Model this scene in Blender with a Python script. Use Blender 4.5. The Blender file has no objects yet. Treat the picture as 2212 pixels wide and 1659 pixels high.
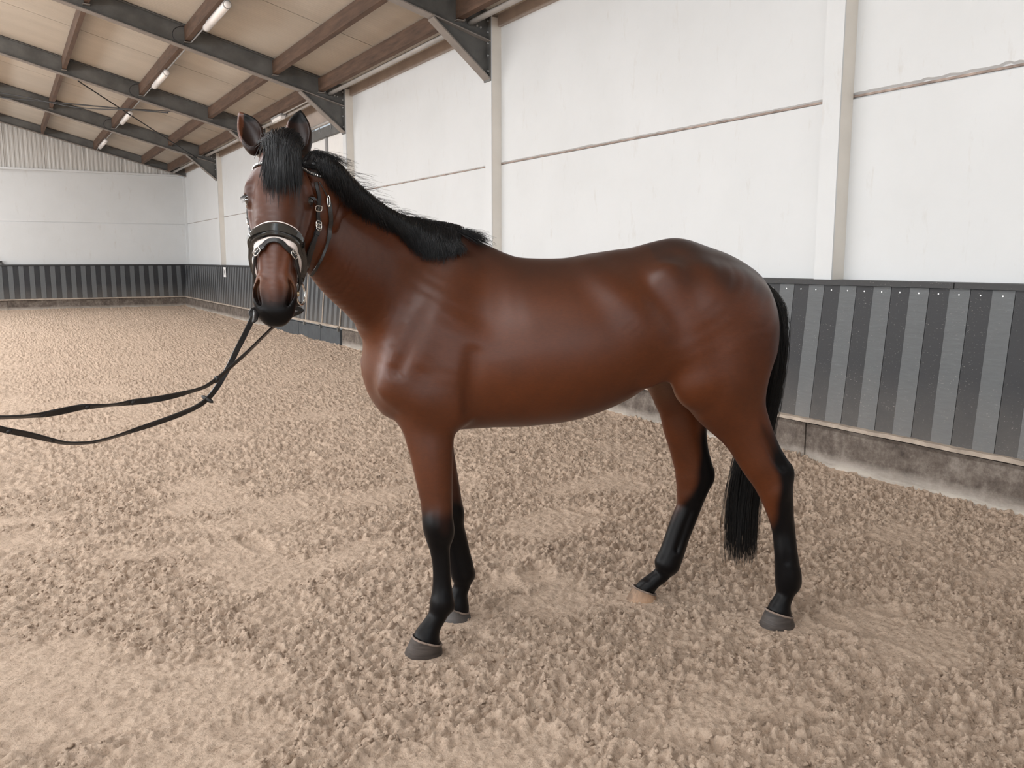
import bpy, math, random
import numpy as np
from mathutils import Vector, Matrix

# ------------------------------------------------------------------ camera
SC = bpy.context.scene
COL = SC.collection
FPX = 1860.0
PITCH = math.radians(8.2142)
YAW = math.radians(30.4778)
CAMH = 1.55
cam_data = bpy.data.cameras.new('camera')
cam_data.sensor_width = 36.0
cam_data.lens = FPX / 2212.0 * 36.0
cam_data.clip_start = 0.05
cam_data.clip_end = 200
cam = bpy.data.objects.new('camera', cam_data)
cam.location = (0, 0, CAMH)
cam.rotation_euler = (math.radians(90) - PITCH, 0, -YAW)
COL.objects.link(cam)
SC.camera = cam

# ------------------------------------------------------------------ light
SC.view_settings.view_transform = 'Standard'
SC.view_settings.look = 'None'
SC.view_settings.gamma = 1.0
SC.view_settings.use_curve_mapping = False
SC.view_settings.exposure = 0.16
world = bpy.data.worlds.new('overcast_sky')
SC.world = world
world.use_nodes = True
wn = world.node_tree
wn.nodes.clear()
w_out = wn.nodes.new('ShaderNodeOutputWorld')
w_bg = wn.nodes.new('ShaderNodeBackground')
w_bg.inputs[0].default_value = (0.86, 0.94, 1.0, 1)
w_bg.inputs[1].default_value = 0.6
wn.links.new(w_bg.outputs[0], w_out.inputs[0])

def area_light(name, loc, target, sx, sy, power, color=(1, 1, 1)):
    ld = bpy.data.lights.new(name, 'AREA')
    ld.shape = 'RECTANGLE'
    ld.size = sx
    ld.size_y = sy
    ld.energy = power
    ld.color = color
    o = bpy.data.objects.new(name, ld)
    o.location = loc
    d = Vector(target) - Vector(loc)
    o.rotation_euler = d.to_track_quat('-Z', 'Y').to_euler()
    COL.objects.link(o)
    return o
# daylight through the long window band of the left side of the hall, the roof-light
# strip along the ridge and the open end behind the photographer
area_light('window_daylight', (-13.2, 11.0, 3.3), (0, 11.0, 1.2), 36, 2.6, 2700, (0.95, 0.975, 1.0))
area_light('skylight_daylight', (-3.4, 11.5, 6.9), (-3.2, 11.5, 0), 34, 2.4, 2900, (0.95, 0.975, 1.0))
area_light('doorway_daylight', (-2.5, -6.6, 2.6), (1.5, 5, 1.0), 7, 4, 140, (0.92, 0.96, 1.0))

# ------------------------------------------------------------------ helpers
def tag(o, label=None, cat=None, group=None, kind=None):
    if label: o['label'] = label
    if cat: o['category'] = cat
    if group: o['group'] = group
    if kind: o['kind'] = kind
    return o

def empty(name, loc=(0, 0, 0), **kw):
    o = bpy.data.objects.new(name, None)
    o.location = loc
    o.empty_display_size = 0.1
    COL.objects.link(o)
    return tag(o, **kw)

def mesh_obj(name, verts, faces, mat, parent=None, smooth=False, **kw):
    me = bpy.data.meshes.new(name)
    me.from_pydata([tuple(map(float, v)) for v in verts], [], [tuple(int(i) for i in f) for f in faces])
    me.update()
    return obj_from_me(name, me, mat, parent, smooth, **kw)

def np_mesh(name, V, F):
    """fast mesh from arrays; F is (n,k) with fixed k"""
    me = bpy.data.meshes.new(name)
    V = np.ascontiguousarray(V, dtype=np.float32)
    F = np.ascontiguousarray(F, dtype=np.int32)
    n, k = F.shape
    me.vertices.add(len(V)); me.vertices.foreach_set('co', V.ravel())
    me.loops.add(n * k); me.loops.foreach_set('vertex_index', F.ravel())
    me.polygons.add(n); me.polygons.foreach_set('loop_start', np.arange(0, n * k, k, dtype=np.int32))
    me.polygons.foreach_set('loop_total', np.full(n, k, dtype=np.int32))
    me.update(calc_edges=True)
    me.validate()
    return me

def obj_from_me(name, me, mat, parent=None, smooth=False, **kw):
    if smooth:
        me.polygons.foreach_set('use_smooth', np.ones(len(me.polygons), dtype=bool))
    if mat is not None:
        me.materials.append(mat)
    o = bpy.data.objects.new(name, me)
    COL.objects.link(o)
    if parent is not None:
        o.parent = parent
    return tag(o, **kw)

class MB:
    """collects boxes, tubes and prisms into one mesh"""
    def __init__(self): self.v = []; self.f = []
    def add(self, v, f):
        b = len(self.v); self.v += [tuple(p) for p in v]; self.f += [tuple(i + b for i in q) for q in f]
        return self
    def box(self, x0, x1, y0, y1, z0, z1):
        v = [(x, y, z) for z in (z0, z1) for y in (y0, y1) for x in (x0, x1)]
        return self.add(v, [(0, 2, 3, 1), (4, 5, 7, 6), (0, 1, 5, 4), (2, 6, 7, 3), (0, 4, 6, 2), (1, 3, 7, 5)])
    def prism(self, poly, a, b, axis='y'):
        """poly: 2-D points; extruded from a to b along the axis"""
        n = len(poly)
        if axis == 'y': m = lambda p, t: (p[0], t, p[1])
        elif axis == 'x': m = lambda p, t: (t, p[0], p[1])
        else: m = lambda p, t: (p[0], p[1], t)
        v = [m(p, a) for p in poly] + [m(p, b) for p in poly]
        f = [tuple(range(n)), tuple(range(2 * n - 1, n - 1, -1))]
        f += [(i, i + n, (i + 1) % n + n, (i + 1) % n) for i in range(n)]
        return self.add(v, f)
    def tube(self, pts, r, n=8, closed=False):
        pts = [Vector(p) for p in pts]; m = len(pts)
        rs = r if hasattr(r, '__len__') else [r] * m
        v = []; up = None
        for i, p in enumerate(pts):
            if closed: t = pts[(i + 1) % m] - pts[i - 1]
            else: t = pts[min(i + 1, m - 1)] - pts[max(i - 1, 0)]
            t.normalize()
            if up is None:
                up = Vector((0, 0, 1)) if abs(t.z) < 0.9 else Vector((1, 0, 0))
            a = (up - t * up.dot(t)).normalized(); up = a
            b = t.cross(a)
            for k in range(n):
                q = 2 * math.pi * k / n
                v.append(p + (a * math.cos(q) + b * math.sin(q)) * rs[i])
        f = []
        for i in range(m if closed else m - 1):
            for k in range(n):
                i2 = (i + 1) % m
                f.append((i * n + k, i * n + (k + 1) % n, i2 * n + (k + 1) % n, i2 * n + k))
        if not closed:
            f.append(tuple(range(n - 1, -1, -1))); f.append(tuple((m - 1) * n + k for k in range(n)))
        return self.add(v, f)
    def sphere(self, c, r, n=10, m=7, sc=(1, 1, 1)):
        v = [(c[0], c[1], c[2] + r * sc[2])]
        for j in range(1, m):
            th = math.pi * j / m
            for k in range(n):
                ph = 2 * math.pi * k / n
                v.append((c[0] + r * sc[0] * math.sin(th) * math.cos(ph), c[1] + r * sc[1] * math.sin(th) * math.sin(ph), c[2] + r * sc[2] * math.cos(th)))
        v.append((c[0], c[1], c[2] - r * sc[2]))
        f = [(0, 1 + k, 1 + (k + 1) % n) for k in range(n)]
        for j in range(m - 2):
            for k in range(n):
                a = 1 + j * n + k; b = 1 + j * n + (k + 1) % n
                f.append((a, a + n, b + n, b))
        L = len(v) - 1
        f += [(L, 1 + (m - 2) * n + (k + 1) % n, 1 + (m - 2) * n + k) for k in range(n)]
        return self.add(v, f)
    def build(self, name, mat, parent=None, smooth=False, **kw):
        return mesh_obj(name, self.v, self.f, mat, parent, smooth, **kw)

# ---- materials
def new_mat(name):
    m = bpy.data.materials.new(name); m.use_nodes = True
    nt = m.node_tree; b = nt.nodes['Principled BSDF']
    return m, nt, b
def nd(nt, typ, **ins):
    n = nt.nodes.new(typ)
    for k, v in ins.items():
        n.inputs[k.replace('_', ' ')].default_value = v
    return n
def coords(nt, scale=(1, 1, 1)):
    tc = nt.nodes.new('ShaderNodeTexCoord'); mp = nt.nodes.new('ShaderNodeMapping')
    mp.inputs['Scale'].default_value = scale
    nt.links.new(tc.outputs['Object'], mp.inputs[0])
    return mp.outputs[0]
def noise(nt, vec, scale, detail=5, rough=0.6):
    n = nt.nodes.new('ShaderNodeTexNoise')
    n.inputs['Scale'].default_value = scale; n.inputs['Detail'].default_value = detail; n.inputs['Roughness'].default_value = rough
    nt.links.new(vec, n.inputs['Vector'])
    return n.outputs['Fac']
def ramp(nt, fac, stops):
    r = nt.nodes.new('ShaderNodeValToRGB')
    els = r.color_ramp.elements
    while len(els) < len(stops): els.new(0.5)
    for e, (p, c) in zip(els, stops):
        e.position = p; e.color = (c[0], c[1], c[2], 1) if hasattr(c, '__len__') else (c, c, c, 1)
    nt.links.new(fac, r.inputs[0])
    return r.outputs[0]
def mix(nt, fac, a, b, mode='MIX'):
    m = nt.nodes.new('ShaderNodeMix'); m.data_type = 'RGBA'; m.blend_type = mode
    for s, val in ((m.inputs[0], fac), (m.inputs[6], a), (m.inputs[7], b)):
        if hasattr(val, 'is_linked'): nt.links.new(val, s)
        elif hasattr(val, '__len__'): s.default_value = (val[0], val[1], val[2], 1)
        else: s.default_value = val
    return m.outputs[2]
def math_n(nt, op, a, b=None, clamp=False):
    m = nt.nodes.new('ShaderNodeMath'); m.operation = op; m.use_clamp = clamp
    for s, val in ((m.inputs[0], a), (m.inputs[1], b)):
        if val is None: continue
        if hasattr(val, 'is_linked'): nt.links.new(val, s)
        else: s.default_value = val
    return m.outputs[0]
def bump(nt, b, height, strength=0.3, dist=0.01):
    n = nt.nodes.new('ShaderNodeBump'); n.inputs['Strength'].default_value = strength; n.inputs['Distance'].default_value = dist
    nt.links.new(height, n.inputs['Height']); nt.links.new(n.outputs[0], b.inputs['Normal'])
    return n
def sep(nt, vec):
    s = nt.nodes.new('ShaderNodeSeparateXYZ'); nt.links.new(vec, s.inputs[0]); return s.outputs

def simple_mat(name, col, rough=0.6, metal=0.0, var=0.15, nscale=8.0, bstr=0.0, coat=0.0, scale=(1, 1, 1)):
    m, nt, b = new_mat(name)
    v = coords(nt, scale); n = noise(nt, v, nscale)
    lo = [c * (1 - var) for c in col]; hi = [min(1, c * (1 + var)) for c in col]
    nt.links.new(ramp(nt, n, [(0.3, lo), (0.7, hi)]), b.inputs['Base Color'])
    b.inputs['Roughness'].default_value = rough; b.inputs['Metallic'].default_value = metal
    b.inputs['Coat Weight'].default_value = coat
    if bstr: bump(nt, b, n, bstr, 0.005)
    return m

# ------------------------------------------------------------------ the hall
W = 5.45            # face of the long white wall (x)
YE = 30.5           # face of the end wall (y)
XL = -13.0          # left wall
YB = -7.0           # rear end
FR = [-0.74, 4.43, 9.60, 14.77, 19.94, 25.11, 30.28]      # portal frames
RS = 0.262          # roof slope
RIDGE = -4.0
def roofz(x, a=5.90):
    return a - RS * x if x >= RIDGE else a - RS * RIDGE - RS * (RIDGE - x)

# materials of the hall
def wall_paint():
    m, nt, b = new_mat('white_wall_paint')
    v = coords(nt)
    n1 = noise(nt, v, 0.9, 6, 0.65)
    base = ramp(nt, n1, [(0.25, (0.585, 0.600, 0.605)), (0.75, (0.635, 0.652, 0.662))])
    # scuffs and dirt streaks
    v2 = coords(nt, (3.0, 3.0, 0.9))
    n2 = noise(nt, v2, 2.2, 9, 0.75)
    st = ramp(nt, n2, [(0.58, 0.0), (0.72, 0.40)])
    col = mix(nt, st, base, (0.47, 0.44, 0.40))
    vo = nt.nodes.new('ShaderNodeTexVoronoi'); vo.inputs['Scale'].default_value = 1.3
    nt.links.new(coords(nt), vo.inputs['Vector'])
    sp = ramp(nt, vo.outputs['Distance'], [(0.0, 1.0), (0.011, 1.0), (0.016, 0.0)])
    col = mix(nt, math_n(nt, 'MULTIPLY', sp, 0.6), col, (0.2, 0.18, 0.16))
    nt.links.new(col, b.inputs['Base Color'])
    b.inputs['Roughness'].default_value = 0.75
    bump(nt, b, noise(nt, v, 25, 6), 0.12, 0.004)
    return m
M_wall = wall_paint()
M_colp = simple_mat('column_paint', (0.70, 0.665, 0.61), 0.5, 0, 0.05, 3)
M_steel = simple_mat('galvanised_steel', (0.135, 0.135, 0.130), 0.62, 0.35, 0.32, 2.6, 0.1)
M_steel2 = simple_mat('steel_flange', (0.26, 0.235, 0.215), 0.6, 0.2, 0.15, 4)
M_timber = simple_mat('purlin_timber', (0.085, 0.048, 0.03), 0.75, 0, 0.4, 4.0, 0.2, scale=(4, 0.5, 4))
M_pipe = simple_mat('grey_pipe', (0.36, 0.34, 0.32), 0.5, 0, 0.15, 3)
M_eave = simple_mat('eave_channel', (0.36, 0.30, 0.26), 0.6, 0, 0.12, 3)
M_dark = simple_mat('black_plastic', (0.02, 0.02, 0.022), 0.5, 0, 0.2, 6)
M_bolt = simple_mat('zinc_bolt', (0.55, 0.56, 0.57), 0.35, 0.8, 0.1, 6)
M_white = simple_mat('white_plastic', (0.8, 0.78, 0.76), 0.4, 0, 0.05, 5)

def ceiling_mat():
    m, nt, b = new_mat('roof_sheet')
    v = coords(nt)
    n1 = noise(nt, coords(nt, (0.35, 1.6, 1)), 1.1, 4)
    nt.links.new(ramp(nt, n1, [(0.3, (0.45, 0.405, 0.345)), (0.7, (0.53, 0.475, 0.405))]), b.inputs['Base Color'])
    b.inputs['Roughness'].default_value = 0.65
    y = sep(nt, v)[1]
    w = math_n(nt, 'SINE', math_n(nt, 'MULTIPLY', y, 2 * math.pi / 0.075))
    bump(nt, b, w, 0.35, 0.006)
    return m
M_ceil = ceiling_mat()

def clad_mat():
    m, nt, b = new_mat('gable_cladding')
    v = coords(nt)
    n1 = noise(nt, coords(nt, (14, 1, 0.25)), 1.0, 4)
    nt.links.new(ramp(nt, n1, [(0.3, (0.43, 0.42, 0.40)), (0.7, (0.58, 0.57, 0.55))]), b.inputs['Base Color'])
    b.inputs['Roughness'].default_value = 0.5
    return m
M_clad = clad_mat()

def board_mat(name, c, yside=True):
    m, nt, b = new_mat(name)
    v = coords(nt)
    s = sep(nt, v)
    sc = noise(nt, coords(nt, (6, 6, 40)), 1.6, 8, 0.75)          # fine scratches
    g = noise(nt, v, 2.4, 7, 0.7)
    base = ramp(nt, sc, [(0.35, [x * 0.82 for x in c]), (0.62, c), (0.8, [x * 1.5 + 0.02 for x in c])])
    fl = noise(nt, coords(nt, (60, 60, 150)), 1.0, 2, 0.5)          # pale hoof and dust flecks
    flm = math_n(nt, 'MULTIPLY', ramp(nt, fl, [(0.66, 0.0), (0.72, 0.55)]), ramp(nt, g, [(0.42, 0.15), (0.62, 1.0)]))
    base = mix(nt, flm, base, (0.33, 0.31, 0.29))
    # dust from the sand, thickest low on the boards
    h = math_n(nt, 'SUBTRACT', 0.80, s[2])
    h = math_n(nt, 'MULTIPLY', math_n(nt, 'MAXIMUM', h, 0.0), 1.2)
    d = math_n(nt, 'MULTIPLY', math_n(nt, 'MULTIPLY', h, g), 0.75, True)
    nt.links.new(mix(nt, d, base, (0.27, 0.235, 0.20)), b.inputs['Base Color'])
    b.inputs['Roughness'].default_value = 0.55
    bump(nt, b, sc, 0.12, 0.003)
    return m
M_bl = board_mat('grey_kickboard', (0.098, 0.106, 0.112))
M_bd = board_mat('black_kickboard', (0.012, 0.0135, 0.017))
M_cap = board_mat('kickboard_cap', (0.028, 0.029, 0.031))

def concrete_mat():
    m, nt, b = new_mat('stained_concrete')
    v = coords(nt)
    s = sep(nt, v)
    n1 = noise(nt, v, 6.0, 12, 0.78)
    n2 = noise(nt, coords(nt, (0.8, 0.8, 5)), 3.5, 6, 0.7)
    base = ramp(nt, n1, [(0.34, (0.045, 0.033, 0.027)), (0.5, (0.125, 0.10, 0.082)), (0.68, (0.25, 0.215, 0.185))])
    low = math_n(nt, 'MULTIPLY', math_n(nt, 'SUBTRACT', 0.13, s[2]), 9.0, True)
    f = math_n(nt, 'MULTIPLY', low, ramp(nt, n2, [(0.3, 0.4), (0.6, 1.0)]), True)
    nt.links.new(mix(nt, f, base, (0.50, 0.455, 0.40)), b.inputs['Base Color'])
    b.inputs['Roughness'].default_value = 0.85
    bump(nt, b, n1, 0.35, 0.012)
    return m
M_conc = concrete_mat()
M_rubber = simple_mat('dark_rubber_board', (0.06, 0.068, 0.075), 0.6, 0, 0.25, 6)
M_lip = simple_mat('dusty_rail', (0.36, 0.30, 0.245), 0.8, 0, 0.3, 7, 0.3)
M_door = simple_mat('door_sheet', (0.70, 0.69, 0.67), 0.55, 0, 0.05, 3)
M_grey = simple_mat('grey_frame', (0.30, 0.30, 0.30), 0.5, 0.2, 0.1, 4)

# -- long white wall on the right with a chipped joint between its two rows of slabs
rng = np.random.default_rng(7)
def wall_slab_right():
    mb = MB()
    zj = 2.725; top = 4.36
    for i in range(-1, 6):
        y0 = FR[i] + 0.04 if i >= 0 else YB
        y1 = (FR[i + 1] - 0.04) if i < 5 else YE + 0.2
        if i == 3: top_here = 2.35
        else: top_here = None
        n = max(8, int((y1 - y0) / (0.03 if y0 < 12 else 0.12)))
        ys = np.linspace(y0, y1, n + 1)
        amp = {1: 0.005, 0: 0.009, 2: 0.003}.get(i, 0.002); gh = {0: 0.026, 1: 0.019, 2: 0.015}.get(i, 0.012)
        def rag(a):
            r = rng.normal(0, 1, n + 1); r = np.convolve(r, [0.25, 0.5, 0.25], 'same')
            big = np.convolve(rng.normal(0, 1, n + 1), np.ones(9) / 9, 'same') * 1.0
            return np.abs(r + big) * a
        up = zj + gh + rag(amp); dn = zj - gh * 0.6 - rag(amp * 0.4)
        prof = []
        for k in range(n + 1):
            prof.append([(W, ys[k], -0.3), (W, ys[k], dn[k]), (W + 0.022, ys[k], dn[k] + 0.004), (W + 0.03, ys[k], zj),
                         (W + 0.02, ys[k], up[k] - 0.014), (W, ys[k], up[k]), (W, ys[k], top), (W + 0.2, ys[k], top), (W + 0.2, ys[k], -0.3)])
        v = [p for r in prof for p in r]; m = 9
        f = []
        for k in range(n):
            for j in range(m):
                a = k * m + j; b2 = k * m + (j + 1) % m
                f.append((a, b2, b2 + m, a + m))
        f.append(tuple(range(m - 1, -1, -1))); f.append(tuple(n * m + j for j in range(m)))
        if i == 3:
            # the bay with the sliding door: wall only on its low and far part
            mb.box(W, W + 0.2, y0 + 2.6, y1, -0.3, 4.36)
            mb.box(W, W + 0.2, y0, y0 + 2.6, -0.3, 1.5)
        else:
            mb.add(v, f)
    for y in FR[1:6]:
        mb.box(W + 0.03, W + 0.2, y - 0.041, y + 0.041, -0.3, 4.36)
    o = mb.build('wall_right', M_wall)
    return tag(o, 'long white slab wall with chipped horizontal joints behind the horse', kind='structure')
wall_slab_right()
mb = MB()
for i in range(0, 6):
    if i != 3: mb.box(W + 0.012, W + 0.05, FR[i] + 0.05, FR[i + 1] - 0.05, 2.722, 2.737)
mb.build('trim_5', simple_mat('joint_mortar', (0.30, 0.235, 0.20), 0.9, 0, 0.4, 12, 0.5), label='crumbling mortar in the joint of the long white wall', kind='structure')

# -- end wall, gable cladding and trim
mb = MB()
mb.box(XL, W + 0.2, YE, YE + 0.2, -0.3, 2.685).box(XL, W + 0.2, YE, YE + 0.2, 2.71, 4.24).box(XL, W + 0.2, YE + 0.015, YE + 0.2, 2.68, 2.72)
mb.build('wall_end', M_wall, label='white slab end wall of the hall with one long joint', kind='structure')
mb = MB(); xs = np.arange(XL, W, 0.119)
poly = []
for i, x in enumerate(xs):      # ribbed sheet, full width of the gable
    gap = 0.018 if (abs(((x - 0.33) / 1.071) - round((x - 0.33) / 1.071)) < 0.03) else 0
    for dx, e in ((0, 0.0), (0.035, 0.0), (0.045, 0.010), (0.095, 0.010), (0.105, 0.0)): poly.append((x + dx, YE - 0.04 + e + gap))
v = []; f = []
for (x, y) in poly: v += [(x, y, 4.26), (x, y, roofz(x, 5.87))]
for i in range(len(poly) - 1): f.append((2 * i, 2 * i + 2, 2 * i + 3, 2 * i + 1))
b0 = len(v)
for (x, y) in poly: v += [(x, YE + 0.1, 4.26), (x, YE + 0.1, roofz(x, 5.87))]
for i in range(len(poly) - 1): f.append((b0 + 2 * i, b0 + 2 * i + 1, b0 + 2 * i + 3, b0 + 2 * i + 2))
mb.add(v, f)
mb.build('wall_gable', M_clad, label='grey ribbed metal cladding of the gable above the white end wall', kind='structure')
MB().box(XL, 5.25, YE - 0.09, YE, 4.235, 4.29).build('trim_1', M_wall, label='white ledge strip under the gable cladding', kind='structure')
MB().box(5.37, W, YE - 0.05, YE, 1.4, 4.2).build('trim_2', M_wall, label='white corner strip where the two walls meet', kind='structure')

# -- walls outside the frame: left wall with its window band, rear end with a doorway
mb = MB()
mb.box(XL - 0.2, XL, YB, YE + 0.2, -0.3, 1.9).box(XL - 0.2, XL, YB, YE + 0.2, 4.5, 4.8)
for y in FR: mb.box(XL - 0.2, XL, y - 0.15, y + 0.15, 1.9, 4.5)
mb.build('wall_left', M_wall, label='white left wall with the long window band', kind='structure')
mb = MB()
mb.box(XL, -6.2, YB - 0.2, YB, -0.3, 4.6).box(1.2, W + 0.2, YB - 0.2, YB, -0.3, 4.6).box(-6.2, 1.2, YB - 0.2, YB, 4.5, 4.6)
mb.prism([(XL, 4.6), (W, 4.6), (W, roofz(W, 5.87)), (RIDGE, roofz(RIDGE, 5.87)), (XL, roofz(XL, 5.87))], YB - 0.2, YB)
mb.build('wall_rear', M_wall, label='white rear wall with the wide doorway', kind='structure')

# -- roof sheets (two slopes with a roof-light strip along the ridge)
mb = MB()
seams = [-3.3, 1.85, 7.1, 12.3, 17.35, 22.4, 27.65]
ys = [YB - 0.2] + seams + [YE + 0.3]
for a, b2 in zip(ys[:-1], ys[1:]):
    a += 0.012; b2 -= 0.012
    for x0, x1 in ((RIDGE + 1.5, W + 0.4), (XL - 0.4, RIDGE - 0.4)):
        # each sheet sags a little between its fixings
        q = [(x0, roofz(x0)), (x1, roofz(x1)), (x1, roofz(x1) + 0.08), (x0, roofz(x0) + 0.08)]
        mb.prism(q, a, b2)
o = mb.build('ceiling', M_ceil, label='beige roof sheets between the timber purlins', kind='structure')
mb = MB()
for y in seams:
    for x0, x1 in ((RIDGE + 1.5, W + 0.4), (XL - 0.4, RIDGE - 0.4)):
        mb.prism([(x0, roofz(x0) + 0.02), (x1, roofz(x1) + 0.02), (x1, roofz(x1) + 0.1), (x0, roofz(x0) + 0.1)], y - 0.03, y + 0.03)
mb.build('trim_3', M_dark, label='dark joints between the roof sheets', kind='structure')

# -- steel frame
ordinal = ['behind the photographer', 'above the tail, nearest in view', 'above the back of the horse',
           'beside the right ear of the horse', 'mostly hidden by the head of the horse', 'left of the head near the far corner', 'at the far end wall']
XF = 5.31
def bolt_ring(mb, pts, ax=(0, -1, 0)):
    for p in pts:
        a = Vector(p); d = Vector(ax)
        mb.tube([a, a + d * 0.022], 0.013, 6)
for k, y in enumerate(FR):
    if 0 < k < 6:
        root = empty('steel_column', (0, 0, 0), label='white steel column ' + ordinal[k], cat='column', group='steel columns along the white wall')
        mb = MB()
        mb.box(XF, XF + 0.012, y - 0.08, y + 0.08, 1.36, roofz(XF, 5.86))
        mb.build('flange', M_wall, root)
        MB().box(XF + 0.012, W + 0.02, y - 0.042, y + 0.042, 1.36, roofz(XF, 5.86) - 0.02).build('web', M_colp, root)
        mb = MB().box(XF + 0.012, W, y - 0.078, y - 0.070, 1.36, roofz(XF, 5.86) - 0.02)
        mb.build('side_plate', M_colp, root)
    if k == 0: continue
    root = empty('steel_rafter', (0, 0, 0), label=['', 'steel roof beam over the near column', 'grey roof beam nearest in view, ending above the back of the horse', 'galvanised roof beam ending right of the ears, second from the camera',
                 'dark roof beam passing behind the left ear, third from the camera', 'grey roof beam ending left of the head of the horse, fourth from the camera', 'dark roof beam along the gable of the end wall'][k], cat='roof beam', group='steel roof beams')
    a = 5.885; d = 0.335
    x0, x1 = RIDGE, XF
    if k == 6: d = 0.24; x1 = 5.42
    def strip(y0, y1, h0, h1):
        return ([(x0, roofz(x0, a - h0)), (x1, roofz(x1, a - h0)), (x1, roofz(x1, a - h1)), (x0, roofz(x0, a - h1))], y0, y1)
    mb = MB(); mb.prism(*strip(y - 0.005, y + 0.005, 0.012, d - 0.014)); mb.build('web', M_steel, root)
    mb = MB(); mb.prism(*strip(y - 0.08, y + 0.08, 0, 0.012)); mb.build('top_flange', M_steel, root)
    mb = MB(); mb.prism(*strip(y - 0.08, y + 0.08, d - 0.014, d)); mb.build('bottom_flange', M_steel2, root)
    if k < 6:
        zb0 = roofz(4.57, a - d); 
        mb = MB()
        mb.prism([(4.57, zb0), (XF, roofz(XF, a - d)), (XF, 3.73)], y - 0.005, y + 0.005)
        mb.build('haunch', M_steel, root)
        mb = MB()
        nx, nz = -(zb0 - 3.715), -(XF - 4.57); L = math.hypot(nx, nz); nx /= L; nz /= L
        mb.prism([(4.555, zb0), (XF, 3.73), (XF + nx * 0.0, 3.712), (4.555 + nx * 0.016, zb0 + nz * 0.016)], y - 0.08, y + 0.08)
        mb.build('haunch_flange', M_steel2, root)
        MB().box(XF - 0.018, XF, y - 0.078, y + 0.078, 3.705, roofz(XF, 5.87)).build('end_plate', M_steel, root)
        mb = MB()
        bolt_ring(mb, [(XF - 0.018, y - 0.05, z) for z in (3.82, 4.0, 4.14, 4.27, 4.4)], (-1, 0, 0))
        bolt_ring(mb, [(x, y - 0.006, roofz(x, a - 0.2)) for x in (4.98, 5.04, 5.15, 5.2)], (0, -1, 0))
        mb.build('bolts', M_bolt, root, kind='stuff')
        # a web stiffener and cleats for the purlins
        for x in (1.34, 2.74, 4.1, 4.87):
            for e in (-1, 1):
                ya, yb = sorted((y + e * 0.005, y + e * 0.09))
                MB().box(x - 0.02, x + 0.08, ya, yb, roofz(x, a) - 0.262, roofz(x, a) - 0.25).build('purlin_cleat', M_steel2, root)

# -- timber purlins, one length per bay
rowname = {-1.4: 'out of the frame', -0.05: 'at the left edge', 1.34: 'of the far left row', 2.74: 'of the tube light row', 4.1: 'second from the wall', 4.87: 'nearest the white wall'}
bayname = {1: 'in the nearest bay', 2: 'between the two nearest roof beams', 3: 'in the third bay, above the head', 4: 'in the cross-braced bay', 5: 'in the farthest bay at the gable'}
for x, rn in rowname.items():
    for k in range(1, 6):
        if x < 1 and k < 4: continue
        y0, y1 = FR[k] + 0.012, FR[k + 1] - 0.012
        if k == 5: y1 = FR[6] - 0.09
        z1 = roofz(x) - 0.030; z0 = z1 - 0.214
        mb = MB().prism([(x, z0 + 0.002), (x + 0.068, z0 - 0.016 + 0.002), (x + 0.068, z1 - 0.0178), (x, z1)], y0, y1)
        mb.build('timber_purlin', M_timber, label='brown timber purlin ' + rn + ' ' + bayname[k], cat='purlin', group='timber purlins under the roof')

# -- tube lights
def tube_mat():
    m, nt, b = new_mat('tube_diffuser')
    b.inputs['Base Color'].default_value = (0.85, 0.82, 0.80, 1)
    b.inputs['Roughness'].default_value = 0.25
    return m
M_tube = tube_mat()
for k, (ya, yb) in {2: (12.05, 13.45), 3: (16.85, 18.35), 4: (21.85, 23.5), 5: (27.2, 28.9)}.items():
    x = 2.80; z = roofz(2.74) - 0.335
    root = empty('tube_light', (0, 0, 0), label={2: 'white tube light nearest the camera, cut by the top edge', 3: 'white tube light in the second place from the camera', 4: 'white tube light in the cross-braced bay, third from the camera', 5: 'white tube light farthest from the camera, near the gable'}[k], cat='light', group='tube lights in a row under the roof')
    pts = [(x, ya, z), (x, ya + 0.03, z), (x, yb - 0.03, z), (x, yb, z)]
    MB().tube(pts, [0.03, 0.052, 0.052, 0.03], 14).build('diffuser', M_tube, root, True)
    mb = MB()
    for yy in (ya + 0.04, yb - 0.04): mb.tube([(x, yy - 0.015, z), (x, yy + 0.015, z)], 0.054, 14)
    mb.box(x - 0.02, x + 0.02, ya + 0.1, yb - 0.1, z + 0.045, z + 0.072)
    mb.build('end_caps', M_grey, root)
    MB().tube([(x + 0.02, FR[k] + 0.1, z + 0.06), (x + 0.02, FR[k + 1] - 0.1, z + 0.06)], 0.010, 6).build('conduit', M_grey, root)
    # the cable loop past the roof beam
    yl = FR[k + 1]
    if k < 5:
        c = [(x - 0.075 - 0.18 * math.sin(t), yl - 0.1, z + 0.15 - 0.14 * math.cos(t)) for t in np.linspace(0, math.pi, 10)]
        MB().tube(c, 0.007, 5).build('cable_loop', M_dark, root)
# small lamp with a dish by the wall row
x = 4.95; z = roofz(4.87) - 0.30
root = empty('bulkhead_lamp', (0, 0, 0), label='short white bulkhead lamp under the purlin above the ears of the horse', cat='light')
pr = [(x - 0.05, z), (x - 0.035, z - 0.05), (x + 0.035, z - 0.05), (x + 0.05, z)]
MB().prism(pr, 17.2, 17.85).build('diffuser', M_white, root)
MB().box(x - 0.055, x + 0.055, 17.17, 17.88, z, z + 0.04).build('housing', M_grey, root)
MB().tube([(x, 15.0, z + 0.03), (x, 17.17, z + 0.03)], 0.012, 6).build('conduit', M_pipe, root)

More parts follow.
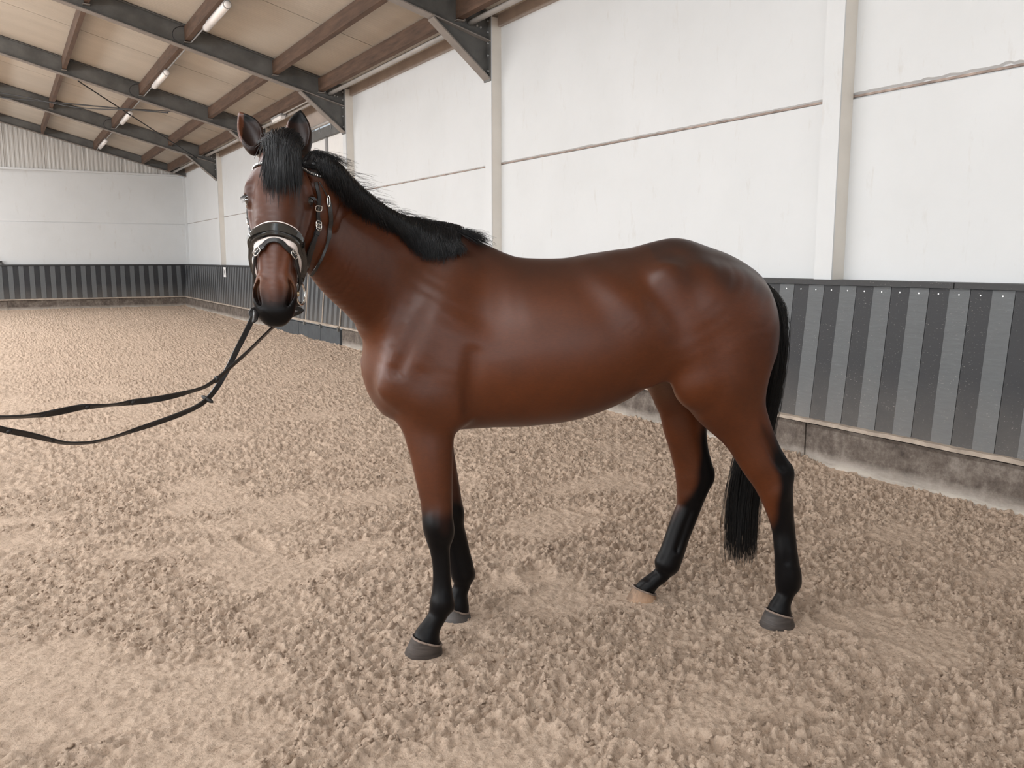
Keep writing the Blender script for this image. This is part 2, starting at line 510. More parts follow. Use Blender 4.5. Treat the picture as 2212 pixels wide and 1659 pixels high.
# -- drain pipe and eave channel under the roof edge
for k in range(1, 6):
    y0, y1 = FR[k] + 0.1, FR[k + 1] - 0.1
    MB().tube([(5.06, y0 - 0.09, 4.36), (5.06, y1 + 0.09, 4.36)], 0.036, 12).build('ceiling_pipe', M_pipe, smooth=True,
        label='grey pipe along the eave ' + bayname[k], cat='pipe', group='pipes along the eave')
mb = MB()
for k in range(0, 6):
    y0, y1 = FR[k] + 0.08, FR[k + 1] - 0.08
    mb.prism([(5.40, 4.345), (5.46, 4.345), (5.46, 4.47), (5.40, 4.485)], y0, y1)
mb.build('trim_4', M_eave, label='brown grey eave channel on top of the white wall', kind='structure')

# -- cross bracing and hanging cable in the fourth bay
def rz(x, h=0.36): return roofz(x) - h
MB().tube([(1.62, 20.0, rz(1.62)), (4.8, 25.05, rz(4.8))], 0.014, 6).build('bracing_rod', M_dark, label='thin dark bracing rod running down to the right behind the ear', cat='rod', group='roof bracing rods')
MB().tube([(0.15, 25.05, rz(0.15, 0.40)), (3.3, 20.0, rz(3.3, 0.40))], 0.014, 6).build('bracing_rod', M_dark, label='thin dark bracing rod running from the left edge to the tube light', cat='rod', group='roof bracing rods')
pts = []
for t in np.linspace(0, 1, 24):
    xx = 0.1 + 3.3 * t; yy = 24.8 - 4.7 * t
    pts.append((xx, yy, rz(xx, 0.34) - 0.10 * math.sin(math.pi * t) + 0.03 * math.sin(9 * t)))
MB().tube(pts, 0.011, 5).build('hanging_cable', M_dark, label='sagging black cable clipped beside the far bracing rod', cat='cable')

# -- kickboards: leaning stripe boards on a concrete plinth
XT, ZT, XBm, ZBm = 5.283, 1.363, 5.19, 0.366      # top edge / bottom edge of the boards
BW = 0.1417
def lean_box(mb, y0, y1, t0=0.0, t1=0.022, e=0.0):
    d = Vector((XT - XBm, ZT - ZBm)).normalized(); n = Vector((d[1], -d[0]))
    p = [(XBm + n[0] * t0, ZBm + n[1] * t0), (XT + n[0] * t0, ZT + n[1] * t0), (XT + n[0] * t1, ZT + n[1] * t1), (XBm + n[0] * t1, ZBm + n[1] * t1)]
    return mb.prism(p, y0, y1)
def planking_side(name, y_a, y_b, parent):
    ml, md = MB(), MB()
    k0 = int(math.floor((y_a - 2.968) / BW)) - 1
    for k in range(k0, k0 + int((y_b - y_a) / BW) + 4):
        a = 2.968 + k * BW; b2 = a + BW - (0.0045 if k % 2 else 0.0008)
        a = max(a, y_a); b2 = min(b2, y_b)
        if b2 - a < 0.02: continue
        lean_box(ml if k % 2 == 0 else md, a, b2, 0, 0.022 if k % 2 == 0 else 0.0205)
    ml.build('grey_boards', M_bl, parent, label='mid grey boards')
    md.build('black_boards', M_bd, parent, label='nearly black boards')
    sc = MB()
    for k in range(k0, k0 + int((min(y_b, 12) - y_a) / BW) + 3):
        c = 2.968 + (k + 0.5) * BW
        if c < y_a + 0.05 or c > min(y_b, 12) - 0.05: continue
        z = ZT - 0.035; xx = XT + (z - ZT) * (XT - XBm) / (ZT - ZBm)
        sc.tube([(xx - 0.003, c, z), (xx + 0.001, c, z)], 0.0055, 8)
    if sc.v: sc.build('screws', M_bolt, parent, kind='stuff')
def rails_side(y_a, y_b, parent, segs):
    mb = MB()
    for a, b2, dx in segs:
        mb.box(5.262 - dx, W - 0.002, a + 0.002, b2 - 0.002, 1.366, 1.404)
    mb.build('cap_rail', M_cap, parent)
    mb = MB(); ys = np.arange(y_a, y_b, 0.06)
    v = []; f = []
    for i, yy in enumerate(ys):      # dusty sill below the boards with an uneven sandy crust
        j = 0.004 * math.sin(yy * 9.3) + 0.003 * math.sin(yy * 31)
        v += [(5.150 + j, yy, 0.336), (5.155 + j, yy, 0.362 + j * 0.6), (5.22, yy, 0.37), (5.22, yy, 0.336)]
    for i in range(len(ys) - 1):
        for q in range(4): f.append((i * 4 + q, (i + 1) * 4 + q, (i + 1) * 4 + (q + 1) % 4, i * 4 + (q + 1) % 4))
    f += [(0, 1, 2, 3), tuple((len(ys) - 1) * 4 + q for q in (3, 2, 1, 0))]
    mb.add(v, f); mb.build('sill_rail', M_lip, parent)
kb = empty('kickboard', (0, 0, 0), label='grey and black striped kickboard right of the horse', cat='kickboard', group='striped kickboards')
planking_side('a', -4.0, 14.86, kb)
rails_side(-4.0, 14.86, kb, [(-4, 3.35, 0.0), (3.35, 4.66, 0.004), (4.66, 9.6, -0.003), (9.6, 14.86, 0)])
kb2 = empty('kickboard', (0, 0, 0), label='striped kickboard left of the head, carrying the letter plate', cat='kickboard', group='striped kickboards')
planking_side('b', 19.86, 30.24, kb2)
rails_side(19.86, 30.3, kb2, [(19.86, 24.6, 0), (24.6, 30.3, 0.004)])

# the gate in the kickboard behind the horse's head
gate = empty('arena_gate', (0, 0, 0), label='striped gate with pale edge strips and dark rubber foot behind the muzzle', cat='gate')
planking_side('c', 14.9, 19.82, gate)
MB().box(5.262, W - 0.002, 14.87, 19.85, 1.366, 1.404).build('cap_rail', M_cap, gate)
for y in (14.92, 15.93, 16.95, 19.78):
    mb = MB(); lean_box(mb, y - 0.02, y + 0.02, -0.012, 0.0); mb.build('edge_strip', M_lip, gate)
MB().box(5.152, 5.20, 14.90, 19.82, 0.325, 0.368).build('sill_rail', M_lip, gate)
for a, b2 in ((14.90, 16.0), (16.02, 17.4), (17.42, 19.82)):
    MB().box(5.175, 5.215, a, b2, -0.05, 0.292).build('rubber_foot', M_rubber, gate)
for y in (14.93, 15.93, 16.95):
    MB().box(5.135, 5.175, y - 0.025, y + 0.025, 0.27, 0.345).build('hinge', M_steel, gate)

# end wall kickboard
kb3 = empty('kickboard', (0, 0, 0), label='grey and black striped kickboard along the far end wall', cat='kickboard', group='striped kickboards')
ml, md = MB(), MB()
yT, yB2 = 30.35, 30.26
for k in range(-40, 100):
    x1 = 5.27 - k * BW; x0 = x1 - BW + 0.004
    if x1 < -3: break
    if k < 0: continue
    p = [(yB2, ZBm), (yT, ZT), (yT + 0.022, ZT), (yB2 + 0.022, ZBm)]
    (ml if k % 2 == 1 else md).prism(p, x0, x1, 'x')
ml.build('grey_boards', M_bl, kb3, label='mid grey boards'); md.build('black_boards', M_bd, kb3, label='nearly black boards')
MB().box(-3, 5.26, 30.32, YE - 0.002, 1.366, 1.404).build('cap_rail', M_cap, kb3)
MB().box(-3, 5.15, 30.21, 30.30, 0.325, 0.364).build('sill_rail', M_lip, kb3)

# concrete plinths
mb = MB(); joints = [-4.0, -0.6, 4.42, 7.5, 11.2, 14.88]
for a, b2 in zip(joints[:-1], joints[1:]): mb.box(5.205, W, a + 0.012, b2 - 0.004, -0.3, 0.318)
mb.box(5.22, W, -4, 14.86, -0.3, 0.305)
for a, b2 in ((19.85, 23.2), (23.2, 27.0), (27.0, 30.4)): mb.box(5.205, W, a + 0.01, b2, -0.3, 0.318)
mb.build('baseboard_right', M_conc, label='brown stained concrete plinth below the side kickboard', kind='structure')
mb = MB()
for a, b2 in ((-3, 0.1), (0.1, 3.2), (3.2, 5.205)): mb.box(a + 0.01, b2, 30.26, YE, -0.3, 0.318)
mb.build('baseboard_end', M_conc, label='concrete plinth below the end wall kickboard', kind='structure')

# arena letter plate
M_plate = simple_mat('white_plate', (0.9, 0.9, 0.9), 0.4, 0, 0.02, 5)
root = empty('letter_plate', (0, 0, 0), label='small white plate with the black letter K on the far kickboard', cat='sign')
MB().box(5.245, 5.255, 24.22, 24.48, 1.085, 1.345).build('plate', M_plate, root)
mb = MB()      # the letter K, mirrored towards the arena (reads from -x)
def bar(y0, z0, y1, z1, w):
    d = Vector((y1 - y0, z1 - z0)).normalized() * w / 2; n = (-d[1], d[0])
    q = [(y0 + n[0], z0 + n[1]), (y1 + n[0], z1 + n[1]), (y1 - n[0], z1 - n[1]), (y0 - n[0], z0 - n[1])]
    mb.add([(5.2445, *p) for p in q] + [(5.2455, *p) for p in q], [(0, 1, 2, 3), (7, 6, 5, 4), (0, 4, 5, 1), (1, 5, 6, 2), (2, 6, 7, 3), (3, 7, 4, 0)])
bar(24.415, 1.13, 24.415, 1.30, 0.03); bar(24.405, 1.205, 24.29, 1.30, 0.03); bar(24.385, 1.22, 24.285, 1.13, 0.03)
mb.build('letter', M_dark, root)

# black object on the ledge of the end wall at the left edge
root = empty('wall_speaker', (0, 0, 0), label='small black box on the far kickboard ledge at the left edge', cat='box')
MB().box(-0.12, 0.05, 30.36, 30.46, 1.43, 1.52).build('body', M_dark, root)
MB().box(-0.08, 0.03, 30.36, 30.44, 1.404, 1.43).build('foot', M_grey, root)

# sliding door high in the bay behind the mane
root = empty('sliding_door', (0, 0, 0), label='pale ribbed sliding door with a grey post and dark header between mane and column', cat='door')
mb = MB(); v = []; f = []
ysd = np.arange(14.86, 17.38, 0.03)
for i, yy in enumerate(ysd):
    d = 0.006 * (i % 2)
    v += [(W - 0.03 + d, yy, 1.5), (W - 0.03 + d, yy, 3.86), (W + 0.02, yy, 1.5), (W + 0.02, yy, 3.86)]
for i in range(len(ysd) - 1):
    a = i * 4; f += [(a, a + 4, a + 5, a + 1), (a + 2, a + 3, a + 7, a + 6), (a + 1, a + 5, a + 7, a + 3), (a, a + 2, a + 6, a + 4)]
mb.add(v, f).build('door_leaf', M_door, root)
MB().box(W - 0.06, W - 0.02, 15.97, 16.06, 1.5, 3.8).build('post', M_grey, root)
MB().box(W - 0.10, W + 0.02, 14.86, 17.38, 3.80, 3.98).build('header', M_steel, root)
MB().tube([(W - 0.12, 14.87, 4.03), (W - 0.12, 17.38, 4.03)], 0.03, 8).build('track', M_pipe, root, True)
MB().box(W - 0.06, W + 0.02, 14.86, 17.38, 4.07, 4.34).build('panel_above', M_eave, root)
mb = MB()
for yy in (15.2, 15.55, 16.2, 16.8): mb.box(W - 0.115, W - 0.10, yy - 0.015, yy + 0.015, 3.9, 4.02)
mb.build('hangers', M_bolt, root)

# ------------------------------------------------------------------ the horse
# frame of the horse: s towards the tail, l towards its right (far) side, z up
HA = math.radians(-19.86)
HT = np.array([math.cos(HA), math.sin(HA), 0.0]); HN = np.array([-math.sin(HA), math.cos(HA), 0.0])
HS0, HL0 = 0.343, 3.425
def h2w(P):
    P = np.asarray(P, dtype=float)
    return P[..., 0:1] * HT + P[..., 1:2] * HN + P[..., 2:3] * np.array([0, 0, 1.0]) + HT * HS0 + HN * HL0
def cam_ray(u, v):
    x = (u - 1106.0) / FPX; y = -(v - 829.5) / FPX
    f = math.cos(PITCH) + math.sin(PITCH) * y; z = -math.sin(PITCH) + math.cos(PITCH) * y
    return np.array([x * math.cos(YAW) + f * math.sin(YAW), -x * math.sin(YAW) + f * math.cos(YAW), z])
CAMP = np.array([0, 0, CAMH])
def w2h(p): return np.array([HT @ p - HS0, HN @ p - HL0, p[2]])
def on_l(u, v, l):
    r = cam_ray(u, v); t = (l + HL0 - HN @ CAMP) / (HN @ r); return w2h(CAMP + r * t)
def on_g(u, v, g): return w2h(CAMP + cam_ray(u, v) * g)

# ---- signed distance field on a graded grid
def axis(segs):
    out = [segs[0][0]]
    for a, b, h in segs:
        n = max(1, int(round((b - a) / h))); out += list(a + (b - a) * (np.arange(n) + 1) / n)
    return np.array(out)
GX = axis([(-0.82, -0.36, 0.0045), (-0.36, 1.56, 0.0080)])
GY = axis([(-0.80, -0.30, 0.0045), (-0.30, 0.36, 0.0080)])
GZ = axis([(-0.03, 1.24, 0.0085), (1.24, 2.12, 0.0045)])
SD = np.full((len(GX), len(GY), len(GZ)), 0.5, dtype=np.float32)
def smin(a, b, k):
    h = np.clip(0.5 + 0.5 * (b - a) / k, 0, 1)
    return b + (a - b) * h - k * h * (1 - h)
def region(lo, hi):
    ix = slice(max(0, np.searchsorted(GX, lo[0]) - 1), np.searchsorted(GX, hi[0]) + 1)
    iy = slice(max(0, np.searchsorted(GY, lo[1]) - 1), np.searchsorted(GY, hi[1]) + 1)
    iz = slice(max(0, np.searchsorted(GZ, lo[2]) - 1), np.searchsorted(GZ, hi[2]) + 1)
    X, Y, Z = np.meshgrid(GX[ix], GY[iy], GZ[iz], indexing='ij')
    return (ix, iy, iz), X.astype(np.float32), Y.astype(np.float32), Z.astype(np.float32)
def catmull(P, n):
    P = np.asarray(P, dtype=float); out = []
    Q = np.vstack([2 * P[0] - P[1], P, 2 * P[-1] - P[-2]])
    for i in range(1, len(Q) - 2):
        for t in np.arange(n) / n:
            a, b, c, d = Q[i - 1], Q[i], Q[i + 1], Q[i + 2]
            out.append(0.5 * ((2 * b) + (c - a) * t + (2 * a - 5 * b + 4 * c - d) * t * t + (3 * b - a - 3 * c + d) * t ** 3))
    out.append(P[-1]); return np.array(out)
def sweep_sdf(X, Y, Z, pts, up, n=4, p=2.0):
    """pts rows: x,y,z, r_side, r_up ; up: reference direction (r_up measured along it)"""
    P = catmull(pts, n); up = np.asarray(up, dtype=float)
    best = None
    for i in range(len(P) - 1):
        a, b = P[i], P[i + 1]
        d = b[:3] - a[:3]; L = np.linalg.norm(d)
        if L < 1e-6: continue
        d /= L
        u = up - d * (up @ d); u /= np.linalg.norm(u); w = np.cross(d, u)
        rx, ry, rz = X - a[0], Y - a[1], Z - a[2]
        t = rx * d[0] + ry * d[1] + rz * d[2]
        tc = np.clip(t / L, 0, 1)
        ra = a[3] + (b[3] - a[3]) * tc; rb = a[4] + (b[4] - a[4]) * tc
        cu = (rx * u[0] + ry * u[1] + rz * u[2]) / rb
        cw = (rx * w[0] + ry * w[1] + rz * w[2]) / ra
        ax = (t - tc * L) / (0.5 * (ra + rb))
        if p == 2.0: rho = np.sqrt(cu * cu + cw * cw + ax * ax)
        else: rho = (np.abs(cu) ** p + np.abs(cw) ** p + np.abs(ax) ** p) ** (1 / p)
        f = (rho - 1) * np.minimum(ra, rb)
        best = f if best is None else np.minimum(best, f)
    return best
def add_sweep(pts, up, k=0.03, n=4, p=2.0, sub=False, M=None):
    pts = np.asarray(pts, dtype=float)
    if M is not None:          # pts given in head coordinates
        q = np.array([M[0] + M[1] @ r[:3] for r in pts]); pw = np.hstack([q, pts[:, 3:]]); upw = M[1] @ np.asarray(up, float)
    else: pw, upw = pts, np.asarray(up, float)
    m = pw[:, 3:].max() + 1.9 * k + 0.012
    (ix, iy, iz), X, Y, Z = region(pw[:, :3].min(0) - m, pw[:, :3].max(0) + m)
    if X.size == 0: return
    f = sweep_sdf(X, Y, Z, pw, upw, n, p)
    c = SD[ix, iy, iz]
    SD[ix, iy, iz] = smin(c, f, k) if not sub else -smin(-c, f, k)
def add_ell(c, r, k=0.03, R=None, sub=False, M=None):
    c = np.asarray(c, float); r = np.asarray(r, float)
    R = np.eye(3) if R is None else R
    if M is not None: c = M[0] + M[1] @ c; R = M[1] @ R
    m = r.max() + 1.9 * k + 0.012
    (ix, iy, iz), X, Y, Z = region(c - m, c + m)
    if X.size == 0: return
    dx, dy, dz = X - c[0], Y - c[1], Z - c[2]
    q = [(dx * R[0, j] + dy * R[1, j] + dz * R[2, j]) / r[j] for j in range(3)]
    rho = np.sqrt(q[0] ** 2 + q[1] ** 2 + q[2] ** 2)
    g = np.sqrt((q[0] / r[0]) ** 2 + (q[1] / r[1]) ** 2 + (q[2] / r[2]) ** 2) + 1e-9
    f = rho * (rho - 1) / g
    f = np.maximum(f, (rho - 1) * r.min())
    cc = SD[ix, iy, iz]
    SD[ix, iy, iz] = smin(cc, f, k) if not sub else -smin(-cc, f, k)
def rot(ax, deg):
    return np.array(Matrix.Rotation(math.radians(deg), 3, Vector(ax)))

# ---- trunk: stations s, top, bottom, half width, height of the widest point, upper exponent
TR = np.array([
    (-0.305, 1.16, 1.10, 0.030, 1.13, 2.0),
    (-0.285, 1.25, 1.03, 0.080, 1.13, 2.0),
    (-0.25, 1.38, 0.970, 0.130, 1.13, 2.0),
    (-0.20, 1.50, 0.925, 0.170, 1.13, 2.0),
    (-0.10, 1.60, 0.885, 0.195, 1.14, 1.75),
    (0.00, 1.645, 0.868, 0.212, 1.15, 1.55),
    (0.085, 1.648, 0.870, 0.225, 1.16, 1.45),
    (0.20, 1.608, 0.874, 0.245, 1.17, 1.5),
    (0.27, 1.577, 0.874, 0.257, 1.18, 1.65),
    (0.344, 1.558, 0.874, 0.268, 1.19, 1.8),
    (0.50, 1.556, 0.886, 0.283, 1.20, 1.95),
    (0.61, 1.573, 0.910, 0.287, 1.21, 1.95),
    (0.72, 1.589, 0.950, 0.283, 1.23, 1.9),
    (0.80, 1.600, 0.990, 0.272, 1.26, 1.85),
    (0.893, 1.624, 1.050, 0.262, 1.30, 1.8),
    (0.967, 1.638, 1.090, 0.262, 1.32, 1.75),
    (1.036, 1.633, 1.090, 0.262, 1.33, 1.75),
    (1.124, 1.605, 1.07, 0.255, 1.32, 1.8),
    (1.212, 1.575, 1.05, 0.240, 1.31, 1.85),
    (1.297, 1.531, 1.04, 0.210, 1.28, 1.95),
    (1.357, 1.484, 1.05, 0.175, 1.26, 2.0),
    (1.41, 1.40, 1.08, 0.115, 1.24, 2.0),
    (1.438, 1.30, 1.12, 0.05, 1.22, 2.0)])
def trunk():
    (ix, iy, iz), X, Y, Z = region((-0.36, -0.33, 0.80), (1.47, 0.33, 1.72))
    s = X[:, 0, 0]
    # smooth interpolation of the stations
    cs = catmull(TR, 12)
    o = np.argsort(cs[:, 0]); cs = cs[o]
    def I(j): return np.interp(s, cs[:, 0], cs[:, j])[:, None, None].astype(np.float32)
    zt, zb, w, zc, pu = I(1), I(2), I(3), I(4), I(5)
    hu = np.maximum(zt - zc, 0.01); hd = np.maximum(zc - zb, 0.01)
    up = Z > zc
    h = np.where(up, hu, hd); p = np.where(up, pu, 2.15)
    q = (np.abs(Y) / w) ** p + (np.abs(Z - zc) / h) ** p
    rho = q ** (1 / p)
    f = (rho - 1) * np.minimum(w, h) * 0.85
    end = np.maximum(TR[0, 0] - X, X - TR[-1, 0])
    f = np.maximum(f, end)
    SD[ix, iy, iz] = smin(SD[ix, iy, iz], f.astype(np.float32), 0.02)
trunk()

# ---- legs, measured row by row
def leg(rows, l_of_v, ratio, k, up=(1, 0, 0), n=3, shift=0.0):
    pts = []
    for v, a, b, rr in rows:
        l = l_of_v(v)
        A = on_l(a, v, l); B = on_l(b, v, l)
        ap = (B[0] - A[0]) / 2
        pts.append([(A[0] + B[0]) / 2, l, A[2], ap * rr if rr else ap * ratio, ap])
    return pts
lin = lambda v, v0, l0, v1, l1: l0 + (l1 - l0) * min(1, max(0, (v - v0) / (v1 - v0)))
# near fore
nf = leg([(860, 868, 1000, 0.62), (905, 866, 990, 0.62), (940, 874, 982, 0.66), (975, 884, 979.5, 0.74), (1010, 892, 979, 0.78), (1046, 900, 978, 0.80), (1082, 908, 977.5, 0.82),
          (1110, 911, 978.5, 0.86), (1135, 914, 978.5, 0.9), (1160, 919, 976, 0.9), (1187, 928, 972, 0.84), (1223, 934, 973, 0.80), (1260, 934.5, 975, 0.78),
          (1290, 931.5, 979, 0.84), (1308, 929, 981.5, 0.86)], lambda v: lin(v, 860, -0.130, 1300, -0.172), 0.8, 0.03)
add_sweep(nf, (1, 0, 0), 0.035)
# pastern of the near fore: fetlock -> coronet
def pxp(u, v, l, rs, ru): return [*on_l(u, v, l), rs, ru]
add_sweep([pxp(954, 1300, -0.173, 0.042, 0.043), pxp(947, 1326, -0.176, 0.036, 0.038), pxp(932, 1352, -0.180, 0.037, 0.039), pxp(922, 1374, -0.183, 0.046, 0.050), pxp(920, 1386, -0.184, 0.050, 0.056)], (1, 0, 0), 0.012)
# far fore
ff = leg([(900, 905, 985, 0.66), (940, 905, 980, 0.70), (974, 912, 980.5, 0.74), (1025, 920, 988, 0.8), (1060, 927, 993.5, 0.82), (1090, 933, 998, 0.88), (1115, 938, 999, 0.9), (1140, 942, 1002.5, 0.86), (1170, 955, 1009.5, 0.8),
          (1200, 963, 1016, 0.8), (1222, 969, 1022, 0.84), (1242, 974, 1026, 0.86)], lambda v: lin(v, 900, 0.115, 1240, 0.155), 0.8, 0.03)
add_sweep(ff, (1, 0, 0), 0.035)
add_sweep([pxp(1003, 1240, 0.155, 0.04, 0.041), pxp(999, 1262, 0.155, 0.034, 0.036), pxp(991, 1284, 0.155, 0.034, 0.038), pxp(988, 1306, 0.156, 0.044, 0.05), pxp(987, 1316, 0.156, 0.047, 0.054)], (1, 0, 0), 0.012)
# near hind: thigh, gaskin, hock, cannon
nh = leg([(650, 1500, 1640, 0.62), (700, 1475, 1652, 0.66), (760, 1462, 1655, 0.68), (810, 1466, 1653, 0.68), (850, 1484, 1650, 0.64), (885, 1516, 1652, 0.62), (915, 1545, 1659, 0.62), (945, 1568, 1669, 0.62), (975, 1587, 1681, 0.62),
          (1000, 1603, 1693, 0.62), (1022, 1619, 1706, 0.62), (1045, 1632, 1711, 0.66), (1068, 1643, 1711, 0.72), (1095, 1654, 1712, 0.78), (1120, 1663, 1713, 0.8), (1150, 1670, 1716, 0.82), (1190, 1674, 1720, 0.84), (1222, 1675.5, 1724.5, 0.88), (1245, 1676, 1729, 0.9), (1262, 1677, 1728, 0.88)],
         lambda v: lin(v, 650, -0.125, 1000, -0.168) - (0.012 if v > 1150 else 0), 0.7, 0.03)
add_sweep(nh, (1, 0, 0), 0.04)
add_sweep([pxp(1702, 1258, -0.18, 0.042, 0.046), pxp(1697, 1281, -0.184, 0.036, 0.037), pxp(1688, 1302, -0.186, 0.037, 0.041), pxp(1683, 1318, -0.188, 0.044, 0.05), pxp(1683, 1328, -0.188, 0.047, 0.053)], (1, 0, 0), 0.012)
# far hind
fh = leg([(760, 1395, 1520, 0.62), (800, 1398, 1522, 0.62), (840, 1407, 1524, 0.64), (880, 1424, 1525, 0.64), (920, 1433, 1525, 0.66), (955, 1444, 1526, 0.66), (985, 1452, 1530, 0.66), (1008, 1458, 1536, 0.66), (1027, 1460, 1539, 0.66), (1045, 1462, 1535, 0.68),
          (1068, 1463, 1525, 0.74), (1092, 1463, 1515, 0.8), (1127, 1450, 1501, 0.84), (1161, 1438, 1488, 0.86), (1195, 1426, 1477, 0.9), (1218, 1415, 1469, 0.9)],
         lambda v: lin(v, 760, 0.115, 1100, 0.185), 0.7, 0.03)
add_sweep(fh, (1, 0, 0), 0.04)
add_sweep([pxp(1443, 1222, 0.188, 0.041, 0.043), pxp(1430, 1240, 0.192, 0.037, 0.038), pxp(1412, 1254, 0.196, 0.036, 0.037), pxp(1399, 1266, 0.199, 0.040, 0.044), pxp(1392, 1275, 0.2, 0.042, 0.047)], (0.7, 0, 0.7), 0.012)
# knees, hocks and tendons
for (u, v, l, rr) in ((942, 1136, -0.178, (0.040, 0.038, 0.050)), (962, 1150, -0.165, (0.028, 0.034, 0.040)), (964, 1108, 0.135, (0.038, 0.034, 0.045)), (985, 1110, 0.135, (0.028, 0.030, 0.035)),
                      (1700, 1022, -0.168, (0.022, 0.022, 0.035)), (1676, 1062, -0.178, (0.040, 0.040, 0.046)), (1530, 1028, 0.172, (0.020, 0.020, 0.034)), (1492, 1066, 0.178, (0.040, 0.038, 0.046))):
    add_ell(on_l(u, v, l), [q * 0.92 for q in rr], 0.035)
for sg in (-1, 1):
    add_sweep([pxp(958, 1178, -0.168 + sg * 0.039, 0.005, 0.005), pxp(957, 1225, -0.170 + sg * 0.037, 0.005, 0.005), pxp(960, 1275, -0.172 + sg * 0.039, 0.005, 0.005)], (1, 0, 0), 0.016, sub=True)
    add_sweep([pxp(1690, 1125, -0.182 + sg * 0.044, 0.006, 0.006), pxp(1699, 1170, -0.182 + sg * 0.042, 0.006, 0.006), pxp(1702, 1215, -0.182 + sg * 0.042, 0.005, 0.005)], (1, 0, 0), 0.018, sub=True)
    add_sweep([pxp(1494, 1105, 0.183 + sg * 0.050, 0.006, 0.006), pxp(1476, 1150, 0.185 + sg * 0.048, 0.006, 0.006), pxp(1460, 1190, 0.187 + sg * 0.040, 0.005, 0.005)], (1, 0, 0), 0.018, sub=True)
# the gap in front of the Achilles tendon
for (p_, l_) in ((((1655, 945), (1672, 985), (1688, 1010)), -0.168),):
    for sg in (-1, 1):
        add_sweep([pxp(p_[0][0], p_[0][1], l_ + sg * 0.062, 0.008, 0.008), pxp(p_[1][0], p_[1][1], l_ + sg * 0.052, 0.010, 0.010), pxp(p_[2][0], p_[2][1], l_ + sg * 0.046, 0.006, 0.006)], (1, 0, 0), 0.030, sub=True)
# fetlock tufts
for (u, v, l) in ((979, 1316, -0.172), (1022, 1250, 0.155), (1727, 1264, -0.18), (1458, 1240, 0.19)):
    add_ell(on_l(u - 5, v - 8, l), (0.014, 0.018, 0.022), 0.014)

# ---- muscles of the trunk
for sg in (-1, 1):
    add_sweep([(0.06, sg * 0.10, 1.52, 0.03, 0.05), (-0.02, sg * 0.165, 1.36, 0.04, 0.085), (-0.12, sg * 0.185, 1.18, 0.045, 0.09), (-0.17, sg * 0.165, 1.06, 0.045, 0.075)], (1, 0, 0), 0.05)          # shoulder blade
    add_sweep([(-0.17, sg * 0.15, 1.09, 0.055, 0.06), (-0.08, sg * 0.172, 1.03, 0.055, 0.075), (0.03, sg * 0.165, 1.00, 0.05, 0.07)], (0, 0, 1), 0.045)    # upper arm
    add_sweep([(0.07, sg * 0.175, 1.24, 0.04, 0.085), (0.03, sg * 0.175, 1.10, 0.05, 0.085), (0.03, sg * 0.15, 0.97, 0.045, 0.06)], (1, 0, 0), 0.05)       # triceps
    add_ell((-0.19, sg * 0.075, 1.04), (0.060, 0.075, 0.09), 0.04)                     # breast
    add_ell((-0.08, sg * 0.10, 0.95), (0.09, 0.070, 0.065), 0.04)
    add_ell((0.885, sg * 0.200, 1.465), (0.05, 0.03, 0.055), 0.09)                     # point of hip
    add_sweep([(0.96, sg * 0.15, 1.46, 0.05, 0.06), (1.08, sg * 0.178, 1.40, 0.080, 0.11), (1.20, sg * 0.165, 1.29, 0.085, 0.14), (1.26, sg * 0.14, 1.17, 0.08, 0.10)], (0, 0, 1), 0.06)   # croup
    add_sweep([(0.91, sg * 0.190, 1.43, 0.02, 0.04), (0.97, sg * 0.222, 1.22, 0.04, 0.07), (1.02, sg * 0.205, 1.08, 0.05, 0.08)], (1, 0, 0), 0.05)         # thigh front
    add_ell((1.02, sg * 0.185, 1.055), (0.085, 0.062, 0.095), 0.05)                     # stifle
    add_sweep([(1.30, sg * 0.09, 1.36, 0.07, 0.045), (1.30, sg * 0.12, 1.20, 0.075, 0.04), (1.27, sg * 0.13, 1.00, 0.06, 0.04)], (1, 0, 0), 0.05)          # hamstring
    add_sweep([(0.98, sg * 0.19, 1.14, 0.02, 0.04), (0.91, sg * 0.195, 1.13, 0.02, 0.035), (0.82, sg * 0.19, 1.10, 0.02, 0.04)], (0, 0, 1), 0.05)          # flank fold
    add_sweep([(0.79, sg * 0.315, 1.50, 0.032, 0.045), (0.835, sg * 0.332, 1.40, 0.042, 0.055), (0.89, sg * 0.332, 1.27, 0.03, 0.04)], (1, 0, 0), 0.08, sub=True)
    add_sweep([(0.60, sg * 0.110, 1.50, 0.010, 0.015), (0.66, sg * 0.190, 1.45, 0.012, 0.02), (0.72, sg * 0.243, 1.37, 0.015, 0.024), (0.79, sg * 0.248, 1.27, 0.016, 0.025), (0.86, sg * 0.220, 1.16, 0.012, 0.02)], (1, 0, 0), 0.075)   # hollow flank
    add_sweep([(-0.03, sg * 0.222, 1.44, 0.006, 0.008), (-0.12, sg * 0.232, 1.26, 0.006, 0.008), (-0.175, sg * 0.222, 1.14, 0.004, 0.006)], (1, 0, 0), 0.04, sub=True)
    add_sweep([(0.11, sg * 0.245, 1.20, 0.010, 0.015), (0.10, sg * 0.235, 1.08, 0.012, 0.018), (0.105, sg * 0.205, 0.96, 0.010, 0.015)], (1, 0, 0), 0.035, sub=True)   # edge behind the elbow

